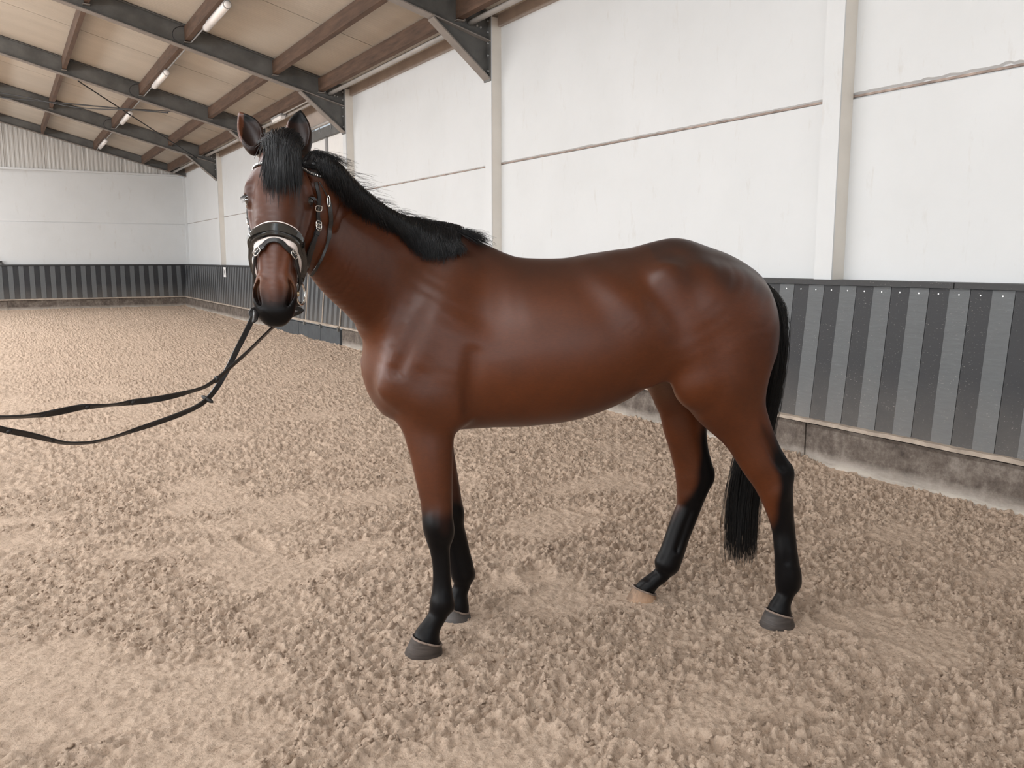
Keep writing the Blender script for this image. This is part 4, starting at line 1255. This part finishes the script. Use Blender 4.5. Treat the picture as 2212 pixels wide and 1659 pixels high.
d = np.stack([rg.normal(0.035, 0.012, n), rg.normal(-0.005, 0.01, n), rg.normal(0.006, 0.004, n)], 1)
P = Rt[:, None] + d[:, None] * q[None, :, None] + np.array([0.03, 0.0, -0.03])[None, None] * (q ** 2)[None, :, None]
strands('poll_tuft', P, 0.0007, 0.0002, M_hair, mane, kind='stuff')

# forelock, in head coordinates
n = 2000
x0 = rg.uniform(-0.052, 0.026, n); x1 = x0 * 1.45 - 0.004 + rg.normal(0, 0.006, n)
root = np.stack([x0 * 0.9, -0.040 + 0.8 * np.abs(x0 + 0.01) + rg.normal(0, 0.009, n), -0.055 + rg.normal(0, 0.008, n)], 1)
ylen = 0.150 - 0.55 * np.abs(x1 + 0.008) + rg.normal(-0.004, 0.034, n)
tip = np.stack([x1, ylen, np.full(n, 0.0)], 1)
mid = np.stack([(x0 + x1) / 2, np.full(n, 0.02), np.full(n, 0.02)], 1)
Q = q[None, :, None]
P = hd(root[:, None] * (1 - Q) ** 2 + mid[:, None] * 2 * Q * (1 - Q) + tip[:, None] * Q ** 2)
P = push_out(P, (0.010 + 0.012 * rg.random((n, 1))) * (1.0 - 0.45 * q)[None], 6)
fl = strands('forelock', P, 0.0012, 0.0004, M_hair, horse, kind='stuff', label='black forelock between the ears')

# tail
tail_px = [(1612, 584, 0.0, 0.010), (1640, 608, 0.0, 0.030), (1664, 650, 0.0, 0.048), (1671, 700, 0.02, 0.055), (1668, 760, 0.04, 0.060), (1660, 820, 0.06, 0.062), (1648, 880, 0.09, 0.064), (1632, 950, 0.11, 0.066), (1616, 1020, 0.12, 0.068), (1606, 1090, 0.13, 0.072), (1602, 1160, 0.13, 0.074), (1601, 1218, 0.13, 0.070)]
TC = catmull([[*on_l(u, v, l), r] for u, v, l, r in tail_px], 6)
core = MB(); core.tube([Vector(hloc(np.array([c[:3]]))[0]) for c in TC[:-12]], [c[3] * 0.60 * min(1.0, (len(TC) - 12 - i) / 14.0 + 0.12) for i, c in enumerate(TC[:-12])], 10)
tail = core.build('tail', M_hairt, horse, True, label='long black tail')
n = 3800; m = 26
qi = np.linspace(0, 1, m)
ang = rg.uniform(0, 2 * math.pi, n); rad = np.sqrt(rg.random(n)) * np.where(rg.random(n) < 0.14, 1.28, 1.0)
start = np.clip(rg.beta(1, 2.2, n) * 0.45, 0, 0.42) ; end = np.clip(0.70 + 0.31 * rg.beta(2, 1.6, n), 0, 1.0)
end = np.where(rg.random(n) < 0.30, np.clip(start + rg.uniform(0.25, 0.5, n), 0, 1), end)
tt = start[:, None] + (end - start)[:, None] * qi[None]
C = np.stack([lerp_curve(TC, tt[:, j]) for j in range(m)], 1)
amp = (0.25 + 0.75 * np.minimum(1, (tt - start[:, None]) * 5))
off_s = np.cos(ang)[:, None] * rad[:, None] * C[..., 3] * amp * (1 + 0.06 * np.sin(tt * 14 + ang[:, None] * 3))
off_l = np.sin(ang)[:, None] * rad[:, None] * C[..., 3] * amp
P = C[..., :3].copy(); P[..., 0] += off_s; P[..., 1] += off_l
P[..., 0] += 0.012 * np.sin(tt * 9 + ang[:, None] * 5) * tt * 0.5
P[..., 2] += 0.25 * off_s * (tt < 0.35)
strands('tail_strands', P, 0.0010, 0.0005, M_hairt, tail, kind='stuff')

# ------------------------------------------------------------------ bridle
M_leather = simple_mat('black_leather', (0.012, 0.0115, 0.012), 0.36, 0, 0.3, 14)
M_patent = simple_mat('patent_leather', (0.008, 0.009, 0.009), 0.12, 0, 0.1, 14, coat=1.0)
M_pad = simple_mat('white_padding', (0.74, 0.66, 0.62), 0.55, 0, 0.06, 10)
M_steelb = simple_mat('polished_buckle', (0.72, 0.70, 0.66), 0.18, 1.0, 0.05, 10)
M_gold = simple_mat('brass_bit', (0.62, 0.50, 0.34), 0.25, 0.9, 0.05, 10)
def crystal():
    m, nt, b = new_mat('crystal')
    b.inputs['Base Color'].default_value = (0.85, 0.83, 0.8, 1); b.inputs['Roughness'].default_value = 0.08; b.inputs['Metallic'].default_value = 0.6
    return m
M_crys = crystal()
bridle = empty('bridle', h2w(hd(np.array([[0, 0.3, -0.1]])))[0], label='black leather bridle with white padded noseband and crystal browband', cat='bridle')
BORG = np.array(bridle.location)
def bloc(P): return h2w(P) - BORG
def snap(P, off):
    P = np.array(P, float)
    for _ in range(12):
        f, g = sample_n(P); P = P - g * np.clip(f - off, -0.02, 0.02)[..., None] * 0.8
    return P
def strap(name, guide, width, thick, off, mat, parent=None, n=8, closed=False, smooth_it=10, keep=False, edge=0.35, **kw):
    """guide: head coordinates; the strap is laid on the skin at distance off"""
    G = catmull(guide, n); P = hd(G)
    if not keep:
        P = on_head(G)
        for _ in range(smooth_it): P[1:-1] = P[1:-1] * 0.5 + (P[2:] + P[:-2]) * 0.25
    P = push_out(P, np.full(len(P), off), 4)
    f, N = sample_n(P)
    for _ in range(6): N[1:-1] = N[1:-1] * 0.5 + (N[2:] + N[:-2]) * 0.25
    m = len(P); T = np.zeros_like(P)
    T[1:-1] = P[2:] - P[:-2]; T[0] = P[1] - P[0]; T[-1] = P[-1] - P[-2]
    T /= np.linalg.norm(T, axis=1, keepdims=True)
    N = N - T * (N * T).sum(1, keepdims=True); N /= np.linalg.norm(N, axis=1, keepdims=True)
    B = np.cross(T, N)
    w = (np.asarray(width) if hasattr(width, '__len__') else np.full(m, width)) / 2
    if len(np.atleast_1d(w)) != m: w = np.interp(np.linspace(0, 1, m), np.linspace(0, 1, len(w)), w)
    prof = [(-1, 0), (-1, edge), (-0.8, 1), (0.8, 1), (1, edge), (1, 0)]
    V = []
    for j in range(m):
        for a, h in prof: V.append(P[j] + B[j] * w[j] * a + N[j] * thick * h)
    k = len(prof); F = []
    for j in range(m - 1):
        for i in range(k): F.append((j * k + i, j * k + (i + 1) % k, (j + 1) * k + (i + 1) % k, (j + 1) * k + i))
    F += [tuple(range(k - 1, -1, -1)), tuple((m - 1) * k + i for i in range(k))]
    o = mesh_obj(name, bloc(np.array(V)), F, mat, parent or bridle, False, **kw)
    return o, P, N, T, B
def buckle(P, N, T, B, w, h, r=0.0017, name='buckle', parent=None, mat=None):
    c = P + N * 0.006
    pts = []
    for a in np.linspace(0, 2 * math.pi, 20, endpoint=False):
        x = math.copysign(abs(math.cos(a)) ** 0.5, math.cos(a)); y = math.copysign(abs(math.sin(a)) ** 0.5, math.sin(a))
        pts.append(Vector(bloc((c + B * w / 2 * x + T * h / 2 * y)[None])[0]))
    mb = MB(); mb.tube(pts, r, 6, closed=True)
    mb.tube([Vector(bloc((c - T * h / 2)[None])[0]), Vector(bloc((c + T * h / 2 + N * 0.002)[None])[0])], r * 0.7, 5)
    return mb.build(name, mat or M_steelb, parent or bridle, True)
# noseband: white pad below, patent leather on top
def nb(dy):
    return [(-0.062, 0.430 + dy, -0.150), (-0.080, 0.410 + dy, -0.120), (-0.085, 0.372 + dy, -0.075), (-0.068, 0.335 + dy, -0.025), (-0.035, 0.316 + dy, 0.0),
            (0.0, 0.311 + dy, 0.0), (0.035, 0.316 + dy, 0.0), (0.068, 0.335 + dy, -0.025), (0.085, 0.372 + dy, -0.075), (0.080, 0.410 + dy, -0.120), (0.062, 0.430 + dy, -0.150)]
pad, *_ = strap('noseband_padding', nb(0.018), [0.036, 0.046, 0.060, 0.066, 0.068, 0.066, 0.060, 0.046, 0.036], 0.009, 0.002, M_pad, edge=0.7)
nose, Pn, Nn, Tn, Bn = strap('noseband', nb(0.012), [0.024, 0.032, 0.040, 0.045, 0.047, 0.045, 0.040, 0.032, 0.024], 0.014, 0.006, M_patent, n=12, edge=0.5, label='patent black noseband')
strap('raised_band', nb(0.012), [0.010, 0.014, 0.018, 0.019, 0.018, 0.014, 0.010], 0.020, 0.008, M_patent, parent=nose, n=12)
# flash strap
fl_g = [(-0.045, 0.505, -0.150), (-0.062, 0.490, -0.115), (-0.066, 0.460, -0.080), (-0.058, 0.415, -0.035), (-0.030, 0.372, 0.0), (0.0, 0.358, 0.0), (0.030, 0.372, 0.0), (0.055, 0.415, -0.035), (0.064, 0.460, -0.080), (0.062, 0.490, -0.115), (0.045, 0.505, -0.150)]
flash, Pf, Nf, Tf, Bf = strap('flash_strap', fl_g, 0.016, 0.006, 0.006, M_leather, n=10)
for i in (66, 33):
    buckle(Pf[i], Nf[i], Tf[i], Bf[i], 0.022, 0.028)
strap('strap_keeper', [tuple(to_head(Pf[62])), tuple(to_head(Pf[64]))], 0.021, 0.009, 0.006, M_leather, n=3)
# cheekpieces and the noseband hanger: laid out on the near cheek, mirrored to the far one
def cheek_path(px):
    out = []
    for u_, v_ in px:
        p_ = raycast(u_, v_); out.append(to_head(p_))
    return np.array(out)
CKP = cheek_path([(683, 392), (686, 412), (687, 436), (686, 464), (683, 493), (676, 522), (670, 548), (665, 572), (664, 590)])
HGP = cheek_path([(687, 470), (684, 492), (677, 512), (668, 532), (661, 550), (657, 566)])
for sg in (1, -1):
    ck = CKP * np.array([sg, 1, 1]); hg = HGP * np.array([sg, 1, 1])
    if sg < 0:      # the far side keeps the same course; only its depth is taken from that cheek
        ck = np.array([[g_[0] * 1.0, g_[1], -0.105] for g_ in ck]); hg = np.array([[g_[0], g_[1], -0.118] for g_ in hg])
    cp, Pc, Nc, Tc, Bc = strap('cheekpiece', ck, 0.013, 0.006, 0.005, M_leather, keep=(sg > 0))
    buckle(Pc[30], Nc[30], Tc[30], Bc[30], 0.021, 0.024, parent=cp)
    buckle(Pc[20], Nc[20], Tc[20], Bc[20], 0.021, 0.018, parent=cp)
    strap('strap_keeper', [tuple(to_head(Pc[34])), tuple(to_head(Pc[36]))], 0.019, 0.009, 0.005, M_leather, parent=cp, n=3, keep=True)
    hs, Ph, Nh, Th, Bh = strap('noseband_hanger', hg, 0.012, 0.006, 0.006, M_leather, keep=(sg > 0))
    buckle(Ph[8], Nh[8], Th[8], Bh[8], 0.019, 0.022, parent=hs)
strap('headpiece', [(-0.09, 0.085, -0.115), (-0.09, 0.035, -0.12), (-0.07, -0.015, -0.12), (0, -0.03, -0.05), (0.07, -0.015, -0.12), (0.09, 0.035, -0.12), (0.09, 0.085, -0.115)], 0.03, 0.005, 0.004, M_leather)
# browband with crystals
bb = [(-0.10, 0.096, -0.100), (-0.10, 0.086, -0.075), (-0.085, 0.076, -0.045), (-0.05, 0.076, 0.0), (0, 0.078, 0.0), (0.05, 0.074, 0.0), (0.085, 0.072, -0.045), (0.10, 0.078, -0.070), (0.10, 0.085, -0.088)]
brow, Pb, Nb, Tb, Bb = strap('browband', bb, 0.012, 0.004, 0.001, M_leather)
mb = MB()
Lb = np.concatenate([[0], np.cumsum(np.linalg.norm(np.diff(Pb, axis=0), axis=1))])
for i, dist in enumerate(np.arange(0.004, Lb[-1], 0.0078)):
    p = np.array([np.interp(dist, Lb, Pb[:, q_]) for q_ in range(3)]); nn = np.array([np.interp(dist, Lb, Nb[:, q_]) for q_ in range(3)])
    r_ = 0.0042 if i % 3 == 0 else 0.0030
    mb.sphere(bloc((p + nn * 0.004)[None])[0], r_, 7, 5)
mb.build('crystals', M_crys, brow, False, kind='stuff')
# throat latch: hangs in a loose loop behind the cheek on the near side
tl = []
for (u_, v_) in ((690, 392), (700, 412), (708, 434), (711, 462), (711, 492), (706, 520), (696, 545), (684, 570), (675, 590)):
    p_ = raycast(u_, v_); tl.append(list(p_ if p_ is not None else on_g(u_, v_, 2.85)))
TLs = catmull(tl, 5)
for _ in range(8): TLs[1:-1] = TLs[1:-1] * 0.5 + (TLs[2:] + TLs[:-2]) * 0.25
TLs = push_out(TLs, np.full(len(TLs), 0.006), 4)
def ribbon(name, P, width, thick, mat, parent, org, face=None, twist=None, **kw):
    P = np.asarray(P); m = len(P)
    T = np.zeros_like(P); T[1:-1] = P[2:] - P[:-2]; T[0] = P[1] - P[0]; T[-1] = P[-1] - P[-2]; T /= np.linalg.norm(T, axis=1, keepdims=True)
    C0 = w2h(CAMP)
    V = []
    for j in range(m):
        nrm = C0 - P[j]; nrm -= T[j] * (nrm @ T[j]); nrm /= np.linalg.norm(nrm); b_ = np.cross(T[j], nrm)
        a = twist[j] if twist is not None else 0.0
        b2 = b_ * math.cos(a) + nrm * math.sin(a); n2 = nrm * math.cos(a) - b_ * math.sin(a)
        w = width[j] if hasattr(width, '__len__') else width
        for x, h in ((-1, -0.5), (-1, 0.2), (-0.8, 0.5), (0.8, 0.5), (1, 0.2), (1, -0.5)): V.append(P[j] + b2 * w / 2 * x + n2 * thick * h)
    k = 6; F = []
    for j in range(m - 1):
        for i in range(k): F.append((j * k + i, j * k + (i + 1) % k, (j + 1) * k + (i + 1) % k, (j + 1) * k + i))
    F += [tuple(range(k - 1, -1, -1)), tuple((m - 1) * k + i for i in range(k))]
    return mesh_obj(name, h2w(np.array(V)) - org, F, mat, parent, False, **kw)
wd = np.interp(np.linspace(0, 1, len(TLs)), [0, 0.2, 0.24, 0.6, 0.62, 1], [0.004, 0.004, 0.015, 0.015, 0.010, 0.010])
thr = ribbon('throat_latch', TLs, wd, 0.005, M_leather, bridle, BORG)
mb = MB()
c = TLs[10] + 0.004 * sample_n(TLs[10:11])[1][0]
mb.tube([Vector(bloc((c + np.array([0.004 * math.cos(a), 0.0, 0.018 * math.sin(a)]) + np.array([0.0, -0.010 * 0, 0]))[None])[0]) for a in np.linspace(0, 2 * math.pi, 14, endpoint=False)], 0.002, 6, closed=True)
mb.build('buckle', M_steelb, thr, True)
# bit with rings and reins
def ring3(c, ax1, ax2, R, r):
    return [Vector(bloc((c + (ax1 * math.cos(a) + ax2 * math.sin(a)) * R)[None])[0]) for a in np.linspace(0, 2 * math.pi, 24, endpoint=False)]
mouth = [hd(np.array([[x, 0.512, -0.104]]))[0] for x in (-0.075, -0.03, 0.0, 0.03, 0.075)]
bit = MB(); bit.tube([Vector(bloc(p[None])[0]) for p in mouth], [0.008, 0.010, 0.008, 0.010, 0.008], 8)
bit = bit.build('bit', M_gold, bridle, True)
RINGC = {}
for sg in (-1, 1):
    c = hd(np.array([[sg * 0.077, 0.505, -0.115]]))[0]; RINGC[sg] = c
    a1 = HM[1] @ np.array([sg * 0.30, 0.0, -0.95]); a2 = HM[1] @ np.array([0.0, 1.0, 0.0])
    mb = MB(); mb.tube(ring3(c, a1, a2, 0.037, 0.003), 0.0034, 7, closed=True); mb.build('bit_ring', M_steelb, bridle, True)
    mb = MB(); mb.tube([Vector(bloc(p[None])[0]) for p in (hd(np.array([[sg * 0.074, 0.45, -0.106]]))[0], hd(np.array([[sg * 0.077, 0.475, -0.110]]))[0])], 0.007, 8)
    mb.build('cheek_loop', M_leather, bridle, True)

reins = empty('reins', h2w(on_g(460, 830, 2.3)[None])[0], label='black leather reins hanging from the bit to the left edge', cat='reins')
RORG = np.array(reins.location)
rA = [(596, 702, 4.5), (568, 728, 4.5), (538, 757.5, 5), (505, 787, 5.5), (473, 815, 6), (446, 834, 6), (419, 844, 5.5), (385, 853, 10), (346, 861, 13), (310, 866, 13), (286, 869, 11), (255, 873.5, 5), (230, 876, 4.5), (205, 878, 8), (175, 880, 12), (140, 887, 14), (115, 892, 13), (92, 896, 10), (60, 899, 6), (30, 901, 5), (0, 902, 6), (-60, 900, 8)]
rB = [(552, 668, 12), (545, 686, 12.5), (538, 703.7, 12.5), (525, 730, 12), (511, 757.5, 11.5), (498, 785, 11), (484, 811, 11), (470, 835, 10.5), (455, 855, 10), (436, 872, 9), (415, 884, 9), (382, 898, 10), (346, 911, 10), (314, 922, 9), (286, 931, 7), (265, 938, 5), (246, 944, 4), (225, 950, 4), (202, 955, 4), (178, 957.5, 4.5), (153, 958, 5), (133, 956, 6.5), (113, 951.6, 8), (90, 946, 10), (65, 940, 11.5), (40, 935, 12), (19, 931, 12), (0, 926.6, 12), (-60, 908, 12)]
def rein(pts, gA, gB, head_pts, dg):
    P = []; wpx = []
    us = np.array([p[0] for p in pts], float)
    for (u, v, w) in pts:
        g = gA + (gB - gA) * (pts[0][0] - u) / (pts[0][0] + 60.0)
        gg = g + dg * math.exp(-((pts[0][0] - u) / 40.0) ** 2)
        P.append([*on_g(u, v, gg), w * g / FPX])
    P = [[*h, 0.012] for h in head_pts] + P
    C = catmull(P, 5)
    full = 0.0165
    w = np.clip(C[:, 3], 0.0035, full * 0.995); tw = np.arccos(w / full)
    o = ribbon('rein_strap', C[:, :3], full, 0.0042, M_leather, reins, RORG, twist=tw)
    return C
cA = rein(rA, 2.62, 1.85, [RINGC[1] + np.array([0, 0, -0.035]), on_g(650, 668, 2.86), on_g(624, 684, 2.86)], 0.16)
cB = rein(rB, 2.60, 1.95, [RINGC[-1] + np.array([0, 0, -0.035])], 0.10)
def oval(c, d, L, r, name, **kw):
    mb = MB(); d = d / np.linalg.norm(d)
    pts = [c + d * x * L for x in np.linspace(-1, 1, 9)]
    mb.tube([Vector((h2w(p[None])[0] - RORG)) for p in pts], [r * math.sqrt(max(0.02, 1 - x * x * 0.96)) for x in np.linspace(-1, 1, 9)], 10)
    return mb.build(name, M_leather, reins, True, **kw)
def near(C, u):    # point of a rein at image column u
    best = None
    for p in C:
        w_ = h2w(p[None, :3])[0] - CAMP
        x = w_[0] * math.cos(YAW) - w_[1] * math.sin(YAW); f = w_[0] * math.sin(YAW) + w_[1] * math.cos(YAW); g = math.cos(PITCH) * f - math.sin(PITCH) * w_[2]
        uu = 1106 + FPX * x / g
        if best is None or abs(uu - u) < best[0]: best = (abs(uu - u), p[:3], g)
    return best[1], best[2]
pa, ga = near(cA, 466); pb, gb = near(cB, 446)
oval(pa, on_g(470, 815, ga) - on_g(462, 829, ga), 0.012, 0.0085, 'rein_stop')
oval(pb, on_g(433, 855, gb) - on_g(459, 870, gb), 0.020, 0.0075, 'rein_stop')
for C, us in ((cA, (286, 188, 92)), (cB, (286, 202, 113, 19))):
    for u in us:
        p, g = near(C, u)
        i = int(np.argmin(np.linalg.norm(C[:, :3] - p, axis=1))); d = C[min(i + 1, len(C) - 1), :3] - C[max(i - 1, 0), :3]; d /= np.linalg.norm(d)
        oval(p, d, 0.008, min(0.009, max(0.0045, C[i, 3] * 0.62)), 'grip_loop')
# knot of leather where the near-edge rein meets the bit
kp = [on_g(550, 672, 2.66), on_g(553, 680, 2.65), on_g(551, 690, 2.62), on_g(547, 696, 2.6)]
mb = MB(); mb.tube([Vector(h2w(p[None])[0] - RORG) for p in kp], [0.006, 0.009, 0.008, 0.004], 8); mb.build('rein_billet', M_leather, reins, True)

# ------------------------------------------------------------------ sand
def vnoise(X, Y, seed, f):
    """value noise, vectorised"""
    x = X * f; y = Y * f
    xi = np.floor(x).astype(np.int64); yi = np.floor(y).astype(np.int64)
    fx = x - xi; fy = y - yi
    fx = fx * fx * (3 - 2 * fx); fy = fy * fy * (3 - 2 * fy)
    def h(a, b):
        n = (a * 374761393 + b * 668265263 + seed * 1442695) & 0x7fffffff
        n = ((n ^ (n >> 13)) * 1274126177) & 0x7fffffff
        return ((n ^ (n >> 16)) & 0xffff) / 65535.0
    a = h(xi, yi); b = h(xi + 1, yi); c = h(xi, yi + 1); d = h(xi + 1, yi + 1)
    return (a * (1 - fx) + b * fx) * (1 - fy) + (c * (1 - fx) + d * fx) * fy
def billow(X, Y, seed, f, o=3):
    r = 0; am = 1; s = 0
    for i in range(o):
        r = r + am * np.abs(2 * vnoise(X, Y, seed + i * 7, f) - 1); s += am; am *= 0.55; f *= 2.07
    return r / s
prints = []
rp = np.random.default_rng(21)
for i in range(75):
    x = rp.uniform(-1.5, 4.7); y = rp.uniform(0.9, 8.0)
    prints.append((x, y, rp.uniform(0, math.pi), rp.uniform(0.05, 0.085), rp.uniform(0.10, 0.17), rp.uniform(0.008, 0.018)))
hoofs = [h2w(on_g_floor(*uv)[None])[0][:2] for uv in ((918, 1406), (989, 1334), (1681, 1347), (1388, 1291))]
def sand_h(X, Y):
    wx = X + 0.02 * vnoise(X, Y, 5, 11); wy = Y + 0.02 * vnoise(X, Y, 6, 11)
    c = math.cos(0.35); s_ = math.sin(0.35)
    U = (wx * c + wy * s_) * 0.72; Vv = (-wx * s_ + wy * c) * 1.1
    h = 0.020 * (billow(U, Vv, 1, 17.0, 4) - 0.4)
    h = h + 0.020 * (vnoise(U, Vv, 31, 33) - 0.5) + 0.013 * (vnoise(U, Vv, 47, 61) - 0.5)
    st_ = lambda a, b, x: np.clip((x - a) / (b - a), 0, 1)
    wu = U + 0.012 * (vnoise(U, Vv, 201, 40) - 0.5); wv = Vv + 0.012 * (vnoise(U, Vv, 202, 40) - 0.5)
    h = h + 0.011 * st_(0.44, 0.56, vnoise(wu, wv, 77, 36)) + 0.014 * st_(0.46, 0.57, vnoise(wu, wv, 78, 62)) + 0.005 * st_(0.45, 0.6, vnoise(wu, wv, 79, 100)) - 0.015
    smooth = np.clip((vnoise(X, Y, 90, 1.9) * 0.6 + vnoise(X * 0.7, Y * 1.6, 91, 4.3) * 0.4 - 0.56) * 6, 0, 1)
    h = h * (1 - 0.72 * smooth) - 0.004 * smooth
    h = h + 0.012 * (vnoise(X, Y, 60, 1.3) - 0.5) + 0.010 * (vnoise(X, Y, 61, 3.4) - 0.5)
    near_ = (np.abs(X - 1.6) < 4) & (np.abs(Y - 4.4) < 4.5)
    if near_.any():
        for x, y, a, r1, r2, dep in prints:
            dx = X - x; dy = Y - y
            m = (np.abs(dx) < 0.35) & (np.abs(dy) < 0.35)
            if not m.any(): continue
            u = (dx[m] * math.cos(a) + dy[m] * math.sin(a)) / r2; v = (-dx[m] * math.sin(a) + dy[m] * math.cos(a)) / r1
            d2 = u * u + v * v
            h[m] += -dep * np.exp(-d2 ** 2 * 0.8) + dep * 0.45 * np.exp(-((np.sqrt(d2) - 1.35) / 0.28) ** 2)
            h[m] = np.where(d2 < 0.8, h[m] * 0.75 + 0.25 * (-dep), h[m])
    # sand thrown up against the plinths
    h = h + 0.030 * np.exp(-np.clip(5.205 - X, 0, 9) / 0.16) * (0.35 + vnoise(X, Y, 70, 1.7) * 1.2) + 0.05 * np.exp(-np.clip(30.26 - Y, 0, 9) / 0.3)
    h = h + 0.075 * np.exp(-((X - 5.05) / 0.16) ** 2 - ((Y - 4.52) / 0.20) ** 2) * 0.9
    for hx_, hy_ in hoofs:
        d = np.sqrt((X - hx_) ** 2 + (Y - hy_) ** 2)
        h = np.where(d < 0.18, h * np.clip((d - 0.07) / 0.11, 0.12, 1), h)
    return h - 0.002
def sand_mat():
    m, nt, b = new_mat('arena_sand')
    v = coords(nt)
    n1 = noise(nt, v, 60, 8, 0.75); n2 = noise(nt, v, 1.2, 4, 0.6); n3 = noise(nt, v, 14, 6, 0.7)
    base = ramp(nt, n1, [(0.32, (0.36, 0.25, 0.18)), (0.46, (0.69, 0.525, 0.40)), (0.70, (0.82, 0.655, 0.52))])
    base = mix(nt, ramp(nt, n2, [(0.35, 0.0), (0.7, 0.35)]), base, (0.66, 0.50, 0.385))
    vo = nt.nodes.new('ShaderNodeTexVoronoi'); vo.inputs['Scale'].default_value = 38; nt.links.new(v, vo.inputs['Vector'])
    spk = ramp(nt, vo.outputs['Distance'], [(0.0, 1.0), (0.10, 0.6), (0.16, 0.0)])
    sel = ramp(nt, noise(nt, v, 9, 3), [(0.50, 0.0), (0.60, 0.75)])
    base = mix(nt, math_n(nt, 'MULTIPLY', spk, sel), base, (0.17, 0.115, 0.10))  # dark speckle: damp grains, also painted in place of shaded gaps between clods
    nt.links.new(base, b.inputs['Base Color'])
    b.inputs['Roughness'].default_value = 0.92; b.inputs['Specular IOR Level'].default_value = 0.2
    hb = math_n(nt, 'ADD', math_n(nt, 'MULTIPLY', n1, 0.6), n3)
    bump(nt, b, hb, 1.0, 0.035)
    return m
M_sand = sand_mat()
def spaced(segs):
    out = [segs[0][0]]
    for a, b, h0, h1 in segs:
        x = a; h = h0
        while x < b - 1e-6:
            h = h0 + (h1 - h0) * (x - a) / (b - a)
            x = min(b, x + h); out.append(x)
    return np.array(out)
gx = spaced([(-13.2, -4, 0.5, 0.25), (-4, -1.2, 0.25, 0.04), (-1.2, 0.2, 0.03, 0.010), (0.2, 5.26, 0.0068, 0.0068)])
gy = spaced([(-7.2, -0.5, 0.5, 0.2), (-0.5, 0.9, 0.1, 0.02), (0.9, 4.2, 0.0062, 0.0080), (4.2, 9.0, 0.0080, 0.024), (9.0, 18, 0.026, 0.06), (18, 30.4, 0.06, 0.12)])
XX, YY = np.meshgrid(gx, gy, indexing='ij')
ZZ = sand_h(XX.astype(np.float64), YY.astype(np.float64))
nxg, nyg = XX.shape
i = (np.arange(nxg - 1)[:, None] * nyg + np.arange(nyg - 1)[None]).ravel()
me = np_mesh('floor', np.stack([XX, YY, ZZ], -1).reshape(-1, 3), np.stack([i, i + nyg, i + nyg + 1, i + 1], 1))
obj_from_me('floor', me, M_sand, None, True, label='light brown riding arena sand with hoof prints', kind='structure')

# crumbs of damp sand lying on the surface, denser near the camera
rc = np.random.default_rng(5)
ico_v = []; ph = (1 + 5 ** 0.5) / 2
for a in (-1, 1):
    for b in (-ph, ph): ico_v += [(0, a, b), (a, b, 0), (b, 0, a)]
ico_v = np.array(ico_v, float); ico_v /= np.linalg.norm(ico_v[0])
fs = []
for a in range(12):
    for b in range(a + 1, 12):
        for c in range(b + 1, 12):
            if max(np.linalg.norm(ico_v[a] - ico_v[b]), np.linalg.norm(ico_v[b] - ico_v[c]), np.linalg.norm(ico_v[a] - ico_v[c])) < 1.1:
                nrm_ = np.cross(ico_v[b] - ico_v[a], ico_v[c] - ico_v[a])
                fs.append((a, b, c) if nrm_ @ ico_v[a] > 0 else (a, c, b))
fs = np.array(fs)
def crumbs(n, x0, x1, y0, y1, r0, r1, seed, name, label):
    rc = np.random.default_rng(seed)
    x = rc.uniform(x0, x1, n); y = rc.uniform(y0, y1, n)
    keep = (vnoise(x, y, 90, 1.9) * 0.6 + vnoise(x * 0.7, y * 1.6, 91, 4.3) * 0.4 < 0.60) & (x < 5.18)
    x, y = x[keep], y[keep]; n = len(x)
    r = r0 + (r1 - r0) * rc.random(n) ** 3
    z = sand_h(x[:, None], y[:, None])[:, 0] + r * 0.15
    sc = rc.uniform(0.6, 1.3, (n, 3)); sc[:, 2] *= 0.7
    jit = rc.uniform(0.7, 1.3, (n, 12, 1))
    V = ico_v[None] * jit * (r[:, None, None] * sc[:, None, :]) + np.stack([x, y, z], 1)[:, None]
    F = fs[None] + (np.arange(n) * 12)[:, None, None]
    me = np_mesh(name, V.reshape(-1, 3), F.reshape(-1, 3))
    obj_from_me(name, me, M_sand, None, False, label=label, cat='sand', kind='stuff')
crumbs(60000, -0.9, 5.2, 0.9, 6.5, 0.0025, 0.011, 8, 'sand_crumbs', 'loose crumbs of damp sand scattered around the hooves')
